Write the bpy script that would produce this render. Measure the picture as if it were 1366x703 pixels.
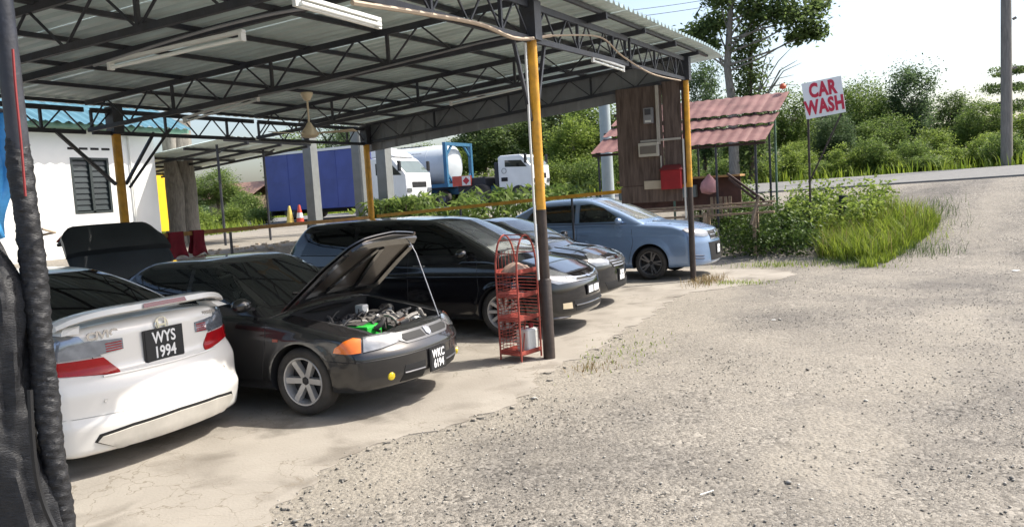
import bpy, bmesh, math, random
import numpy as np
from mathutils import Vector, Matrix
from mathutils.bvhtree import BVHTree
from mathutils.geometry import delaunay_2d_cdt

for o in list(bpy.data.objects): bpy.data.objects.remove(o)
scene = bpy.context.scene
COL = scene.collection
R = math.radians
random.seed(7); RNG = np.random.default_rng(7)

# ---------------------------------------------------------------- camera
# world frame: X = out of the shed front, Y = along the row of front posts, Z up, origin at the foot of the middle front post
CAM = Vector((3.532, -7.920, 1.85))
FWD = Vector((-0.44260, 0.89242, -0.08776)); RGT = Vector((0.89660, 0.43880, -0.05966)); UPV = Vector((0.01474, 0.10509, 0.99435))
cam_d = bpy.data.cameras.new('camera'); cam = bpy.data.objects.new('camera', cam_d); COL.objects.link(cam)
cam.matrix_world = Matrix(((RGT.x, UPV.x, -FWD.x, CAM.x), (RGT.y, UPV.y, -FWD.y, CAM.y), (RGT.z, UPV.z, -FWD.z, CAM.z), (0, 0, 0, 1)))
cam_d.sensor_width = 36; cam_d.lens = 36*1050/1366; cam_d.clip_end = 2000; cam_d.clip_start = .05
scene.camera = cam

# ---------------------------------------------------------------- sky, sun, exposure
SUN_EL, SUN_AZ = R(52), R(50)          # azimuth from +Y towards +X
w = bpy.data.worlds.new('World'); scene.world = w; w.use_nodes = True
nt = w.node_tree; nt.nodes.clear()
sky = nt.nodes.new('ShaderNodeTexSky'); sky.sky_type = 'NISHITA'; sky.sun_disc = False
sky.sun_elevation = SUN_EL; sky.sun_rotation = SUN_AZ; sky.dust_density = 3.6; sky.air_density = 1.0; sky.ozone_density = 1.0
bg = nt.nodes.new('ShaderNodeBackground'); bg.inputs[1].default_value = .15
wo = nt.nodes.new('ShaderNodeOutputWorld')
nt.links.new(sky.outputs[0], bg.inputs[0]); nt.links.new(bg.outputs[0], wo.inputs[0])
sd = bpy.data.lights.new('sun', 'SUN'); sd.energy = 4.0; sd.angle = R(.55); sd.color = (1, .95, .86)
so = bpy.data.objects.new('sun', sd); COL.objects.link(so)
sdir = Vector((math.sin(SUN_AZ)*math.cos(SUN_EL), math.cos(SUN_AZ)*math.cos(SUN_EL), math.sin(SUN_EL)))
so.rotation_euler = sdir.to_track_quat('Z', 'Y').to_euler(); so.location = (20, 20, 30)
scene.view_settings.view_transform = 'Standard'; scene.view_settings.look = 'None'
scene.view_settings.exposure = .85; scene.view_settings.gamma = 1
scene.view_settings.use_curve_mapping = False

# ---------------------------------------------------------------- materials
MATS = {}
def mat(name, col, rough=.6, metal=0., var=.12, scale=6., bump=0., coat=0., col2=None, trans=0., spec=.5, stretch=None, dust=0., island=False, bscale=None, detail=4):
    if name in MATS: return MATS[name]
    m = bpy.data.materials.new(name); m.use_nodes = True; t = m.node_tree; N = t.nodes; Lk = t.links
    b = N['Principled BSDF']; out = N['Material Output']
    b.inputs['Roughness'].default_value = rough; b.inputs['Metallic'].default_value = metal
    b.inputs['Coat Weight'].default_value = coat; b.inputs['Coat Roughness'].default_value = .06
    b.inputs['Specular IOR Level'].default_value = spec
    tc = N.new('ShaderNodeTexCoord'); vec = tc.outputs['Object']
    if stretch:
        mp = N.new('ShaderNodeMapping'); mp.inputs['Scale'].default_value = stretch; Lk.new(vec, mp.inputs[0]); vec = mp.outputs[0]
    nz = N.new('ShaderNodeTexNoise'); nz.inputs['Scale'].default_value = scale; nz.inputs['Detail'].default_value = detail; nz.inputs['Roughness'].default_value = .6
    Lk.new(vec, nz.inputs['Vector'])
    fac = nz.outputs['Fac']
    if island:
        g = N.new('ShaderNodeNewGeometry'); fac = g.outputs['Random Per Island']
    rp = N.new('ShaderNodeValToRGB'); rp.color_ramp.elements[0].position = .3 if not island else 0.; rp.color_ramp.elements[1].position = .7 if not island else 1.
    c = np.array(col); lo = c*(1-var); hi = np.array(col2) if col2 is not None else np.minimum(c*(1+var), 1)
    rp.color_ramp.elements[0].color = (*lo, 1); rp.color_ramp.elements[1].color = (*hi, 1)
    Lk.new(fac, rp.inputs[0]); colout = rp.outputs[0]
    if dust > 0:
        d = N.new('ShaderNodeTexNoise'); d.inputs['Scale'].default_value = 2.3; d.inputs['Detail'].default_value = 8; Lk.new(tc.outputs['Object'], d.inputs['Vector'])
        mr = N.new('ShaderNodeMapRange'); mr.inputs[1].default_value = .35; mr.inputs[2].default_value = .75; mr.inputs[3].default_value = 0; mr.inputs[4].default_value = dust; Lk.new(d.outputs['Fac'], mr.inputs[0])
        mx = N.new('ShaderNodeMix'); mx.data_type = 'RGBA'; Lk.new(mr.outputs[0], mx.inputs[0]); Lk.new(colout, mx.inputs[6]); mx.inputs[7].default_value = (.34, .29, .23, 1)
        colout = mx.outputs[2]
        ad = N.new('ShaderNodeMath'); ad.operation = 'MULTIPLY_ADD'; Lk.new(mr.outputs[0], ad.inputs[0]); ad.inputs[1].default_value = .6; ad.inputs[2].default_value = rough; Lk.new(ad.outputs[0], b.inputs['Roughness'])
    Lk.new(colout, b.inputs['Base Color'])
    if bump > 0:
        bn = N.new('ShaderNodeTexNoise'); bn.inputs['Scale'].default_value = bscale or scale*4; bn.inputs['Detail'].default_value = 5; Lk.new(vec, bn.inputs['Vector'])
        bp = N.new('ShaderNodeBump'); bp.inputs['Strength'].default_value = bump; bp.inputs['Distance'].default_value = .02; Lk.new(bn.outputs['Fac'], bp.inputs['Height']); Lk.new(bp.outputs[0], b.inputs['Normal'])
    if trans > 0:
        tr = N.new('ShaderNodeBsdfTranslucent'); Lk.new(colout, tr.inputs[0])
        ms = N.new('ShaderNodeMixShader'); ms.inputs[0].default_value = trans; Lk.new(b.outputs[0], ms.inputs[1]); Lk.new(tr.outputs[0], ms.inputs[2]); Lk.new(ms.outputs[0], out.inputs[0])
    MATS[name] = m
    return m

M_steel_dark = mat('dark_painted_steel', (.020, .024, .036), .5, 0, .35, 9, .15, dust=.10)
M_roof = mat('zinc_roof', (.64, .76, .74), .45, .0, .2, 1.2, .05, stretch=(.3, 2, 1), dust=.22)
M_clad = mat('zinc_cladding', (.22, .23, .24), .5, .2, .2, 1.5)
M_yellow = mat('yellow_post_paint', (.62, .30, .012), .5, 0, .25, 9, .1, dust=.22)
M_brownpost = mat('dark_post_paint', (.045, .032, .026), .55, 0, .35, 8, .2)
M_white_plastic = mat('white_plastic', (.72, .72, .68), .4, 0, .05)
M_tube = mat('frosted_tube', (.82, .84, .80), .25, 0, .03)
M_cream = mat('cream_plastic', (.62, .52, .36), .45, 0, .1)
M_cable = mat('pale_cable', (.42, .33, .24), .6, 0, .1)
M_black_rubber = mat('black_rubber', (.012, .012, .013), .75, 0, .3, 14, .1, dust=.12)
M_tyre = mat('tyre_rubber', (.016, .016, .017), .8, 0, .3, 20, .2, dust=.25)
M_rim = mat('silver_alloy', (.52, .51, .50), .36, .5, .12, 8, dust=.15)
M_rim_grey = mat('grey_alloy', (.16, .16, .17), .35, .7, .12, 8, dust=.1)
M_chrome = mat('chrome_trim', (.75, .75, .76), .12, 1., .04)
M_well = mat('wheel_well_black', (.010, .010, .011), .9, 0, .2)
M_trim = mat('black_plastic_trim', (.014, .014, .016), .45, 0, .2)
M_matte = mat('black_mesh_grille', (.006, .006, .007), .7, 0, .2)
M_red_lamp = mat('red_lamp_plastic', (.30, .003, .006), .25, 0, .15, 9, coat=.35, detail=2, spec=.3)
M_clear_lamp = mat('clear_lamp_plastic', (.26, .29, .34), .10, .6, .2, 16, coat=1, detail=2)
M_head_lamp = mat('head_lamp_lens', (.24, .25, .26), .12, .5, .22, 11, coat=1, detail=2)
M_amber = mat('amber_lamp_plastic', (.75, .16, .008), .16, 0, .12, 12, coat=1, detail=2)
M_fog = mat('yellow_fog_lamp', (.70, .52, .02), .15, 0, .2, 12, coat=1)
M_plate = mat('black_number_plate', (.016, .018, .022), .35, 0, .1)
M_plate_txt = mat('white_plate_letters', (.80, .80, .80), .4, 0, .03)
M_red_paint = mat('red_rack_paint', (.36, .045, .035), .5, 0, .3, 12, .1, col2=(.42, .10, .07))
M_mail = mat('red_mailbox_paint', (.30, .012, .018), .45, 0, .15)
M_ply = mat('weathered_plywood', (.10, .066, .053), .8, 0, .4, 3, .2, stretch=(6, 6, .7), col2=(.17, .125, .105))
M_timber = mat('weathered_timber', (.30, .22, .15), .8, 0, .35, 4, .3, stretch=(3, 3, 3))
M_darktimber = mat('dark_timber', (.05, .026, .02), .75, 0, .3, 5, .3)
M_wall = mat('white_house_wall', (.80, .80, .77), .8, 0, .04, 1.5, .05)
M_blue_roof = mat('blue_roof_sheet', (.07, .17, .22), .5, .0, .15, 2)
M_fascia = mat('green_fascia', (.12, .24, .17), .6, 0, .15)
M_glass_dark = mat('dark_louvre_glass', (.012, .022, .024), .4, 0, .3, 3)
M_pink_roof = mat('faded_red_roof', (.17, .065, .056), .65, 0, .35, 2.2, .05, col2=(.26, .125, .108), stretch=(1, 1, 1))
M_concrete_post = mat('grey_concrete', (.20, .21, .205), .85, 0, .15, 3, .15)
M_bark = mat('grey_bark', (.20, .18, .155), .9, 0, .35, 5, .6, stretch=(4, 4, 1))
M_bark_dark = mat('brown_bark', (.10, .075, .055), .9, 0, .35, 5, .5, stretch=(4, 4, 1))
M_pole = mat('utility_pole', (.21, .19, .17), .9, 0, .25, 4, .4, stretch=(5, 5, .6))
M_blue_box = mat('blue_truck_panel', (.045, .068, .27), .38, 0, .2, 1.3)
M_truck_white = mat('white_truck_paint', (.72, .73, .73), .35, 0, .06, 2, coat=.3)
M_tank = mat('white_tank', (.56, .60, .62), .4, 0, .06, 1.2)
M_tank_blue = mat('blue_tank_frame', (.04, .14, .25), .45, 0, .15, 4)
M_lorry_dark = mat('dark_chassis', (.02, .022, .028), .6, 0, .2)
M_red_cloth = mat('red_cloth', (.19, .010, .022), .9, 0, .25, 6, .3)
M_pink_cloth = mat('pink_bag', (.62, .30, .29), .6, 0, .15, 6, .3)
M_sign = mat('white_sign_board', (.82, .82, .81), .5, 0, .03)
M_sign_red = mat('red_sign_letters', (.55, .025, .06), .5, 0, .05)
M_net = mat('black_shade_net', (.006, .006, .008), .5, 0, .6, 60, .35, col2=(.022, .023, .027), stretch=(.5, .5, 3), bscale=110)
M_red_cord = mat('red_cord', (.26, .03, .03), .7)
M_blue_tarp = mat('blue_tarp', (.05, .26, .55), .5, 0, .2, 8, .3)
M_cone_red = mat('red_cone', (.50, .06, .03), .5)
M_cone_yellow = mat('yellow_cone', (.60, .45, .10), .5)
M_yel_panel = mat('yellow_panel', (.78, .50, .01), .5, 0, .08)
M_conc_pole = mat('bluish_concrete', (.34, .39, .40), .8, 0, .1, 3)
M_green_post = mat('green_post', (.10, .17, .12), .6, 0, .3)
M_road = mat('worn_asphalt', (.15, .147, .14), .9, 0, .15, 5, .3, bscale=60)
M_paint_white = mat('white_road_paint', (.7, .7, .68), .8, 0, .2, 5)
M_cord_black = mat('black_hose', (.012, .012, .013), .4)

def leafmat(n, c, c2, tr=.35): return mat(n, c, .55, 0, .25, 3, col2=c2, trans=tr, island=True, spec=.3)
ML_dark = leafmat('dark_green_leaves', (.065, .105, .034), (.16, .22, .068), .55)
ML_mid = leafmat('mid_green_leaves', (.085, .150, .034), (.21, .28, .070), .55)
ML_light = leafmat('light_green_leaves', (.14, .22, .036), (.27, .34, .075), .55)
ML_blue = leafmat('blue_green_leaves', (.062, .108, .050), (.14, .20, .085), .55)
ML_grass = leafmat('grass_blades', (.12, .20, .020), (.31, .38, .052), .45)
ML_weed = leafmat('weed_leaves', (.035, .075, .018), (.11, .17, .035))
ML_dry = leafmat('dry_grass', (.22, .16, .08), (.34, .26, .13), .3)

# ---------------------------------------------------------------- object helpers
def tag(o, label=None, cat=None, group=None, kind=None):
    if label: o['label'] = label
    if cat: o['category'] = cat
    if group: o['group'] = group
    if kind: o['kind'] = kind
    return o
def link(name, me, parent=None):
    o = bpy.data.objects.new(name, me); COL.objects.link(o)
    if parent: o.parent = parent
    return o
def thing(name, label, cat, loc=(0, 0, 0), rz=0, group=None):
    o = link(name, None); o.location = loc; o.rotation_euler = (0, 0, rz); o.empty_display_size = .2
    return tag(o, label, cat, group)
def copytree(o, parent=None):
    c = o.copy(); COL.objects.link(c); c.parent = parent
    for ch in list(o.children): copytree(ch, c)
    return c

class MB:
    def __init__(s): s.v = []; s.f = []; s.n = 0
    def add(s, v, f):
        k = s.n; s.v.extend([tuple(p) for p in v]); s.f.extend([tuple(i+k for i in q) for q in f]); s.n += len(v); return s
    def box(s, a, b):
        (x0, y0, z0), (x1, y1, z1) = a, b
        return s.add([(x0, y0, z0), (x1, y0, z0), (x1, y1, z0), (x0, y1, z0), (x0, y0, z1), (x1, y0, z1), (x1, y1, z1), (x0, y1, z1)],
                     [(0, 3, 2, 1), (4, 5, 6, 7), (0, 1, 5, 4), (1, 2, 6, 5), (2, 3, 7, 6), (3, 0, 4, 7)])
    def bar(s, p, q, w, h=None, up=(0, 0, 1)):
        p, q = Vector(p), Vector(q); h = h or w; d = (q-p).normalized(); up = Vector(up)
        if abs(d.dot(up)) > .98: up = Vector((1, 0, 0))
        a = d.cross(up).normalized(); b = a.cross(d)
        c = [p-a*w/2-b*h/2, p+a*w/2-b*h/2, p+a*w/2+b*h/2, p-a*w/2+b*h/2]; e = [x+(q-p) for x in c]
        return s.add(c+e, [(0, 1, 2, 3), (7, 6, 5, 4), (0, 4, 5, 1), (1, 5, 6, 2), (2, 6, 7, 3), (3, 7, 4, 0)])
    def tube(s, pts, r, n=8, cap=True):
        pts = [Vector(p) for p in pts]; m = len(pts); rs = r if hasattr(r, '__len__') else [r]*m
        V = []; F = []; prev = None
        for i, p in enumerate(pts):
            d = (pts[min(i+1, m-1)]-pts[max(i-1, 0)]).normalized()
            if prev is None:
                a = d.cross(Vector((0, 0, 1)));
                if a.length < .1: a = d.cross(Vector((1, 0, 0)))
            else: a = prev-d*prev.dot(d)
            a.normalize(); prev = a; b = d.cross(a)
            for k in range(n):
                t = 2*math.pi*k/n; V.append(p+(a*math.cos(t)+b*math.sin(t))*rs[i])
        for i in range(m-1):
            for k in range(n): F.append((i*n+k, i*n+(k+1) % n, (i+1)*n+(k+1) % n, (i+1)*n+k))
        if cap: F.append(tuple(range(n-1, -1, -1))); F.append(tuple((m-1)*n+k for k in range(n)))
        return s.add(V, F)
    def lathe(s, prof, n=24, axis='z', c=(0, 0, 0)):
        V = []; F = []; m = len(prof); c = Vector(c)
        for (r, h) in prof:
            for k in range(n):
                t = 2*math.pi*k/n; x, y = r*math.cos(t), r*math.sin(t)
                V.append(c+(Vector((x, y, h)) if axis == 'z' else Vector((x, -h, y)) if axis == 'y' else Vector((h, x, y))))
        for i in range(m-1):
            for k in range(n): F.append((i*n+k, i*n+(k+1) % n, (i+1)*n+(k+1) % n, (i+1)*n+k))
        return s.add(V, F)
    def mesh(s, name, m, smooth=False, ang=35):
        me = bpy.data.meshes.new(name); me.from_pydata(s.v, [], s.f); me.update()
        if m: me.materials.append(m)
        if smooth: smooth_me(me, ang)
        return me
    def build(s, name, m, parent=None, smooth=False, ang=35, bevel=0):
        me = s.mesh(name, m, smooth, ang)
        o = link(name, me, parent)
        if bevel:
            b = o.modifiers.new('bevel', 'BEVEL'); b.width = bevel; b.segments = 2; b.limit_method = 'ANGLE'
        return o
def smooth_me(me, ang=35):
    me.polygons.foreach_set('use_smooth', np.ones(len(me.polygons), bool))
    try: me.set_sharp_from_angle(angle=R(ang))
    except Exception: pass
def np_mesh(name, V, F, m, smooth=False):
    """V (n,3), F (k,c) arrays"""
    me = bpy.data.meshes.new(name); V = np.ascontiguousarray(V, np.float32); F = np.ascontiguousarray(F, np.int32)
    k, c = F.shape
    me.vertices.add(len(V)); me.vertices.foreach_set('co', V.ravel())
    me.loops.add(k*c); me.loops.foreach_set('vertex_index', F.ravel())
    me.polygons.add(k); me.polygons.foreach_set('loop_start', np.arange(k)*c)
    me.update(calc_edges=True); me.validate()
    if m: me.materials.append(m)
    if smooth: smooth_me(me)
    return me
def textmesh(body, size, ext, align='CENTER', sx=1., bold=0., spacing=1.):
    cu = bpy.data.curves.new('lettering', 'FONT'); cu.body = body; cu.size = size; cu.extrude = ext; cu.align_x = align; cu.align_y = 'CENTER'; cu.offset = bold; cu.space_character = spacing; cu.resolution_u = 3
    o = bpy.data.objects.new('lettering', cu); COL.objects.link(o)
    dg = bpy.context.evaluated_depsgraph_get(); me = bpy.data.meshes.new_from_object(o.evaluated_get(dg)); bpy.data.objects.remove(o); bpy.data.curves.remove(cu)
    n = len(me.vertices); co = np.zeros(n*3, np.float32); me.vertices.foreach_get('co', co); co = co.reshape(-1, 3); co[:, 0] *= sx; me.vertices.foreach_set('co', co.ravel()); me.update()
    return me
def lettering(body, size, m, parent, loc, rot, ext=.002, sx=1., bold=0., spacing=1., name='lettering'):
    me = textmesh(body, size, ext, 'CENTER', sx, bold, spacing); me.materials.clear(); me.materials.append(m)
    o = link(name, me, parent); o.location = loc; o.rotation_euler = rot; return o

# pixel of the photograph (1366 x 703) -> direction
def pray(x, y): return FWD+RGT*((x-683)/1050)-UPV*((y-351.5)/1050)
def on_a(x, y, a): d = pray(x, y); return CAM+d*((a-CAM.y)/d.y)      # meets the plane Y = a
def on_b(x, y, b): d = pray(x, y); return CAM+d*((b-CAM.x)/d.x)      # meets the plane X = b
def on_z(x, y, z): d = pray(x, y); return CAM+d*((z-CAM.z)/d.z)

# ---------------------------------------------------------------- terrain
def sst(e0, e1, x): t = np.clip((x-e0)/(e1-e0), 0, 1); return t*t*(3-2*t)
def terrain(x, y):
    x = np.asarray(x, float); y = np.asarray(y, float)
    r = np.clip(1.42+.014*x, 1.0, 1.6)
    z = np.maximum(r*sst(8.8, 16.5, y), 1.05*sst(7.45, 8.1, -x))+.25*np.clip((y-16.6)/7.4, 0, 1)
    return z
def tz(x, y): return float(terrain(x, y))
SLAB = [(-9, -7.2), (.6, -7.2), (.52, -5.6), (.33, -4.95), (.12, -4.5), (-.05, -4.05), (-.1, -3.6), (-.2, -3.3), (.02, -2.95), (.12, -2.7), (.3, -2.35), (.4, -1.9), (.45, -1.5), (.3, -1.1), (.22, -.7), (.3, 0), (.36, .75), (.28, 1.6), (.34, 2.7), (.22, 4.1), (.25, 5.2), (.7, 5.8), (1.1, 6.3), (1.5, 7.0), (1.75, 7.6), (1.6, 8.4), (.9, 8.8), (-2, 9.2), (-7.3, 9.2), (-7.3, -7.2)]
SLAB[0] = (-7.3, -7.2); SLAB.pop()
def in_poly(px, py, poly):
    px = np.asarray(px); py = np.asarray(py); ins = np.zeros(px.shape, bool); n = len(poly)
    for i in range(n):
        x0, y0 = poly[i]; x1, y1 = poly[(i+1) % n]
        c = ((y0 > py) != (y1 > py)) & (px < (x1-x0)*(py-y0)/((y1-y0) if y1 != y0 else 1e-9)+x0); ins ^= c
    return ins
def ground():
    gx = np.unique(np.concatenate([np.arange(-400, -40, 30), np.arange(-40, -12, 1.0), np.arange(-12, 14, .14), np.arange(14, 40, 1.0), np.arange(40, 401, 30)]))
    gy = np.unique(np.concatenate([np.arange(-60, -9, 4), np.arange(-9, 12, .14), np.arange(12, 30, .5), np.arange(30, 60, 3), np.arange(60, 701, 30)]))
    X, Y = np.meshgrid(gx, gy); Z = terrain(X, Y)
    n = np.sin(X*2.1+1.3*np.sin(Y*1.7))*np.cos(Y*1.9+np.sin(X*1.1))+.6*np.sin(X*5.3+Y*3.1)*np.cos(Y*6.1-X*2.2)
    near = sst(30, 10, np.hypot(X-3.5, Y+7.9))
    Z = Z+near*n*(.0015+.006*sst(.7, 2., X))-.004
    V = np.stack([X, Y, Z], -1).reshape(-1, 3); h, wd = X.shape
    idx = np.arange(h*wd).reshape(h, wd); F = np.stack([idx[:-1, :-1], idx[:-1, 1:], idx[1:, 1:], idx[1:, :-1]], -1).reshape(-1, 4)
    return np_mesh('ground', V, F, None, True)

def ground_material():
    m = bpy.data.materials.new('gravel_ground'); m.use_nodes = True; t = m.node_tree; N = t.nodes; Lk = t.links; b = N['Principled BSDF']; b.inputs['Roughness'].default_value = .95; b.inputs['Specular IOR Level'].default_value = .2
    tc = N.new('ShaderNodeTexCoord'); P = tc.outputs['Object']
    def noise(sc, det=4, r=.6):
        n = N.new('ShaderNodeTexNoise'); n.inputs['Scale'].default_value = sc; n.inputs['Detail'].default_value = det; n.inputs['Roughness'].default_value = r; Lk.new(P, n.inputs['Vector']); return n.outputs['Fac']
    def ramp(f, p0, p1, c0, c1):
        r = N.new('ShaderNodeValToRGB'); e = r.color_ramp.elements; e[0].position = p0; e[1].position = p1; e[0].color = (*c0, 1); e[1].color = (*c1, 1); Lk.new(f, r.inputs[0]); return r.outputs[0]
    def mix(f, a, c):
        x = N.new('ShaderNodeMix'); x.data_type = 'RGBA'; Lk.new(f, x.inputs[0])
        for s, v in ((6, a), (7, c)):
            if isinstance(v, tuple): x.inputs[s].default_value = (*v, 1)
            else: Lk.new(v, x.inputs[s])
        return x.outputs[2]
    vo = N.new('ShaderNodeTexVoronoi'); vo.inputs['Scale'].default_value = 34; Lk.new(P, vo.inputs['Vector'])
    vg = N.new('ShaderNodeRGBToBW'); Lk.new(vo.outputs['Color'], vg.inputs[0])
    stone = ramp(vg.outputs[0], .2, .8, (.062, .057, .050), (.37, .342, .297))
    v2 = N.new('ShaderNodeTexVoronoi'); v2.inputs['Scale'].default_value = 130; Lk.new(P, v2.inputs['Vector'])
    g2 = N.new('ShaderNodeRGBToBW'); Lk.new(v2.outputs['Color'], g2.inputs[0])
    fine = ramp(g2.outputs[0], .2, .8, (.105, .096, .083), (.32, .295, .254))
    grav = mix(ramp(noise(2.3, 6, .7), .36, .62, (.25, .25, .25), (1, 1, 1)), stone, fine)
    dk = ramp(noise(.55, 7, .65), .36, .60, (.62, .62, .64), (1.05, 1.04, 1.03))
    mm = N.new('ShaderNodeMix'); mm.data_type = 'RGBA'; mm.blend_type = 'MULTIPLY'; mm.inputs[0].default_value = 1; Lk.new(grav, mm.inputs[6]); Lk.new(dk, mm.inputs[7]); grav = mm.outputs[2]
    sand = ramp(noise(9, 6), .3, .7, (.225, .203, .168), (.315, .286, .24))
    # compacted sandy dirt: a band along the slab rim, tyre-worn strips and loose drifts
    sx0 = N.new('ShaderNodeSeparateXYZ'); Lk.new(P, sx0.inputs[0])
    def mth(op, a, c, d=None):
        x = N.new('ShaderNodeMath'); x.operation = op
        for i, v in enumerate((a, c, d)):
            if v is None: continue
            if isinstance(v, (int, float)): x.inputs[i].default_value = v
            else: Lk.new(v, x.inputs[i])
        return x.outputs[0]
    def mrange(v, a, c, lo=0., hi=1.):
        x = N.new('ShaderNodeMapRange'); x.interpolation_type = 'SMOOTHSTEP'; x.inputs[1].default_value = a; x.inputs[2].default_value = c; x.inputs[3].default_value = lo; x.inputs[4].default_value = hi; Lk.new(v, x.inputs[0]); return x.outputs[0]
    wob = mth('MULTIPLY_ADD', noise(.7, 6, .65), 2.4, -1.2)
    rim = mth('MULTIPLY', mrange(mth('ADD', sx0.outputs['X'], wob), 1.9, .3), mrange(mth('ADD', sx0.outputs['Y'], wob), -3.0, -1.2))
    rim = mth('MAXIMUM', rim, mth('MULTIPLY', mrange(mth('ADD', sx0.outputs['X'], mth('MULTIPLY', wob, .35)), 1.0, .25), .8))
    tr1 = mth('ADD', mth('MULTIPLY_ADD', sx0.outputs['X'], .62, mth('MULTIPLY', sx0.outputs['Y'], -.10)), mth('MULTIPLY', wob, .22))
    worn = mth('MULTIPLY', mrange(mth('SINE', mth('MULTIPLY', tr1, 3.6), 0), .35, .95), mrange(noise(.5, 4), .42, .6))
    band = mth('MULTIPLY', mrange(mth('ABSOLUTE', mth('ADD', mth('ADD', sx0.outputs['Y'], mth('MULTIPLY', sx0.outputs['X'], -.25)), mth('ADD', wob, -.2)), 0), 2.2, .4), .6)
    drift = ramp(noise(.42, 6, .62), .50, .68, (0, 0, 0), (.7, .7, .7))
    sm = mth('MINIMUM', mth('ADD', mth('MAXIMUM', mth('MAXIMUM', rim, band), drift), mth('MULTIPLY', worn, .75)), .9)
    gr = mth('MULTIPLY', sm, mrange(noise(26, 6, .75), .36, .60, .2, 1.))
    base = mix(gr, grav, sand)
    # grass soil beyond the road and behind the shed
    sx = N.new('ShaderNodeSeparateXYZ'); Lk.new(P, sx.inputs[0])
    g = N.new('ShaderNodeMapRange'); g.inputs[1].default_value = 24.2; g.inputs[2].default_value = 25; Lk.new(sx.outputs['Y'], g.inputs[0])
    green = ramp(noise(1.3, 6), .3, .7, (.055, .085, .02), (.12, .15, .04))
    base = mix(g.outputs[0], base, green)
    Lk.new(base, b.inputs['Base Color'])
    bp = N.new('ShaderNodeBump'); bp.inputs['Strength'].default_value = .6; bp.inputs['Distance'].default_value = .014; Lk.new(vo.outputs['Distance'], bp.inputs['Height']); bp.invert = True
    b2 = N.new('ShaderNodeBump'); b2.inputs['Strength'].default_value = .5; b2.inputs['Distance'].default_value = .006; Lk.new(v2.outputs['Distance'], b2.inputs['Height']); b2.invert = True
    Lk.new(bp.outputs[0], b2.inputs['Normal']); Lk.new(b2.outputs[0], b.inputs['Normal'])
    return m
gme = ground(); gme.materials.append(ground_material())
tag(link('ground', gme), kind='structure')

def slab_material():
    m = bpy.data.materials.new('cracked_concrete'); m.use_nodes = True; t = m.node_tree; N = t.nodes; Lk = t.links; b = N['Principled BSDF']; b.inputs['Roughness'].default_value = .85; b.inputs['Specular IOR Level'].default_value = .3
    tc = N.new('ShaderNodeTexCoord'); P = tc.outputs['Object']
    def noise(sc, det=5, v=P, d=0.):
        n = N.new('ShaderNodeTexNoise'); n.inputs['Scale'].default_value = sc; n.inputs['Detail'].default_value = det; n.inputs['Distortion'].default_value = d; Lk.new(v, n.inputs['Vector']); return n
    r1 = N.new('ShaderNodeValToRGB'); e = r1.color_ramp.elements; e[0].position = .28; e[1].position = .72; e[0].color = (.235, .212, .18, 1); e[1].color = (.33, .302, .26, 1); Lk.new(noise(1.1, 9).outputs['Fac'], r1.inputs[0])
    # oil and wet stains
    r2 = N.new('ShaderNodeValToRGB'); e = r2.color_ramp.elements; e[0].position = .52; e[1].position = .70; e[0].color = (1, 1, 1, 1); e[1].color = (.50, .48, .46, 1); Lk.new(noise(1.7, 7, d=.6).outputs['Fac'], r2.inputs[0])
    mu = N.new('ShaderNodeMix'); mu.data_type = 'RGBA'; mu.blend_type = 'MULTIPLY'; mu.inputs[0].default_value = .8; Lk.new(r1.outputs[0], mu.inputs[6]); Lk.new(r2.outputs[0], mu.inputs[7])
    # oil spots
    vs = N.new('ShaderNodeTexVoronoi'); vs.inputs['Scale'].default_value = .8; Lk.new(P, vs.inputs['Vector'])
    sn = noise(6, 5); sa = N.new('ShaderNodeMath'); sa.operation = 'MULTIPLY_ADD'; Lk.new(sn.outputs['Fac'], sa.inputs[0]); sa.inputs[1].default_value = .42; Lk.new(vs.outputs['Distance'], sa.inputs[2])
    sr = N.new('ShaderNodeValToRGB'); e = sr.color_ramp.elements; e[0].position = .24; e[1].position = .42; e[0].color = (.42, .41, .40, 1); e[1].color = (1, 1, 1, 1); Lk.new(sa.outputs[0], sr.inputs[0])
    m3 = N.new('ShaderNodeMix'); m3.data_type = 'RGBA'; m3.blend_type = 'MULTIPLY'; m3.inputs[0].default_value = .75; Lk.new(mu.outputs[2], m3.inputs[6]); Lk.new(sr.outputs[0], m3.inputs[7]); mu = m3
    # cracks
    dn = noise(2.2, 4); av = N.new('ShaderNodeVectorMath'); av.operation = 'MULTIPLY_ADD'; Lk.new(dn.outputs['Color'], av.inputs[0]); av.inputs[1].default_value = (.9, .9, .9); Lk.new(P, av.inputs[2])
    vo = N.new('ShaderNodeTexVoronoi'); vo.feature = 'DISTANCE_TO_EDGE'; vo.inputs['Scale'].default_value = 2.4; Lk.new(av.outputs[0], vo.inputs['Vector'])
    ms = noise(.8, 2)
    th = N.new('ShaderNodeMapRange'); th.inputs[1].default_value = .42; th.inputs[2].default_value = .62; th.inputs[3].default_value = .001; th.inputs[4].default_value = .016; Lk.new(ms.outputs['Fac'], th.inputs[0])
    lt = N.new('ShaderNodeMath'); lt.operation = 'LESS_THAN'; Lk.new(vo.outputs['Distance'], lt.inputs[0]); Lk.new(th.outputs[0], lt.inputs[1])
    mx = N.new('ShaderNodeMix'); mx.data_type = 'RGBA'; Lk.new(lt.outputs[0], mx.inputs[0]); Lk.new(mu.outputs[2], mx.inputs[6]); mx.inputs[7].default_value = (.20, .175, .14, 1)
    Lk.new(mx.outputs[2], b.inputs['Base Color'])
    bp = N.new('ShaderNodeBump'); bp.inputs['Strength'].default_value = .35; bp.inputs['Distance'].default_value = .01; Lk.new(noise(45, 6).outputs['Fac'], bp.inputs['Height']); Lk.new(bp.outputs[0], b.inputs['Normal'])
    return m
M_slab = slab_material()
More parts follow.
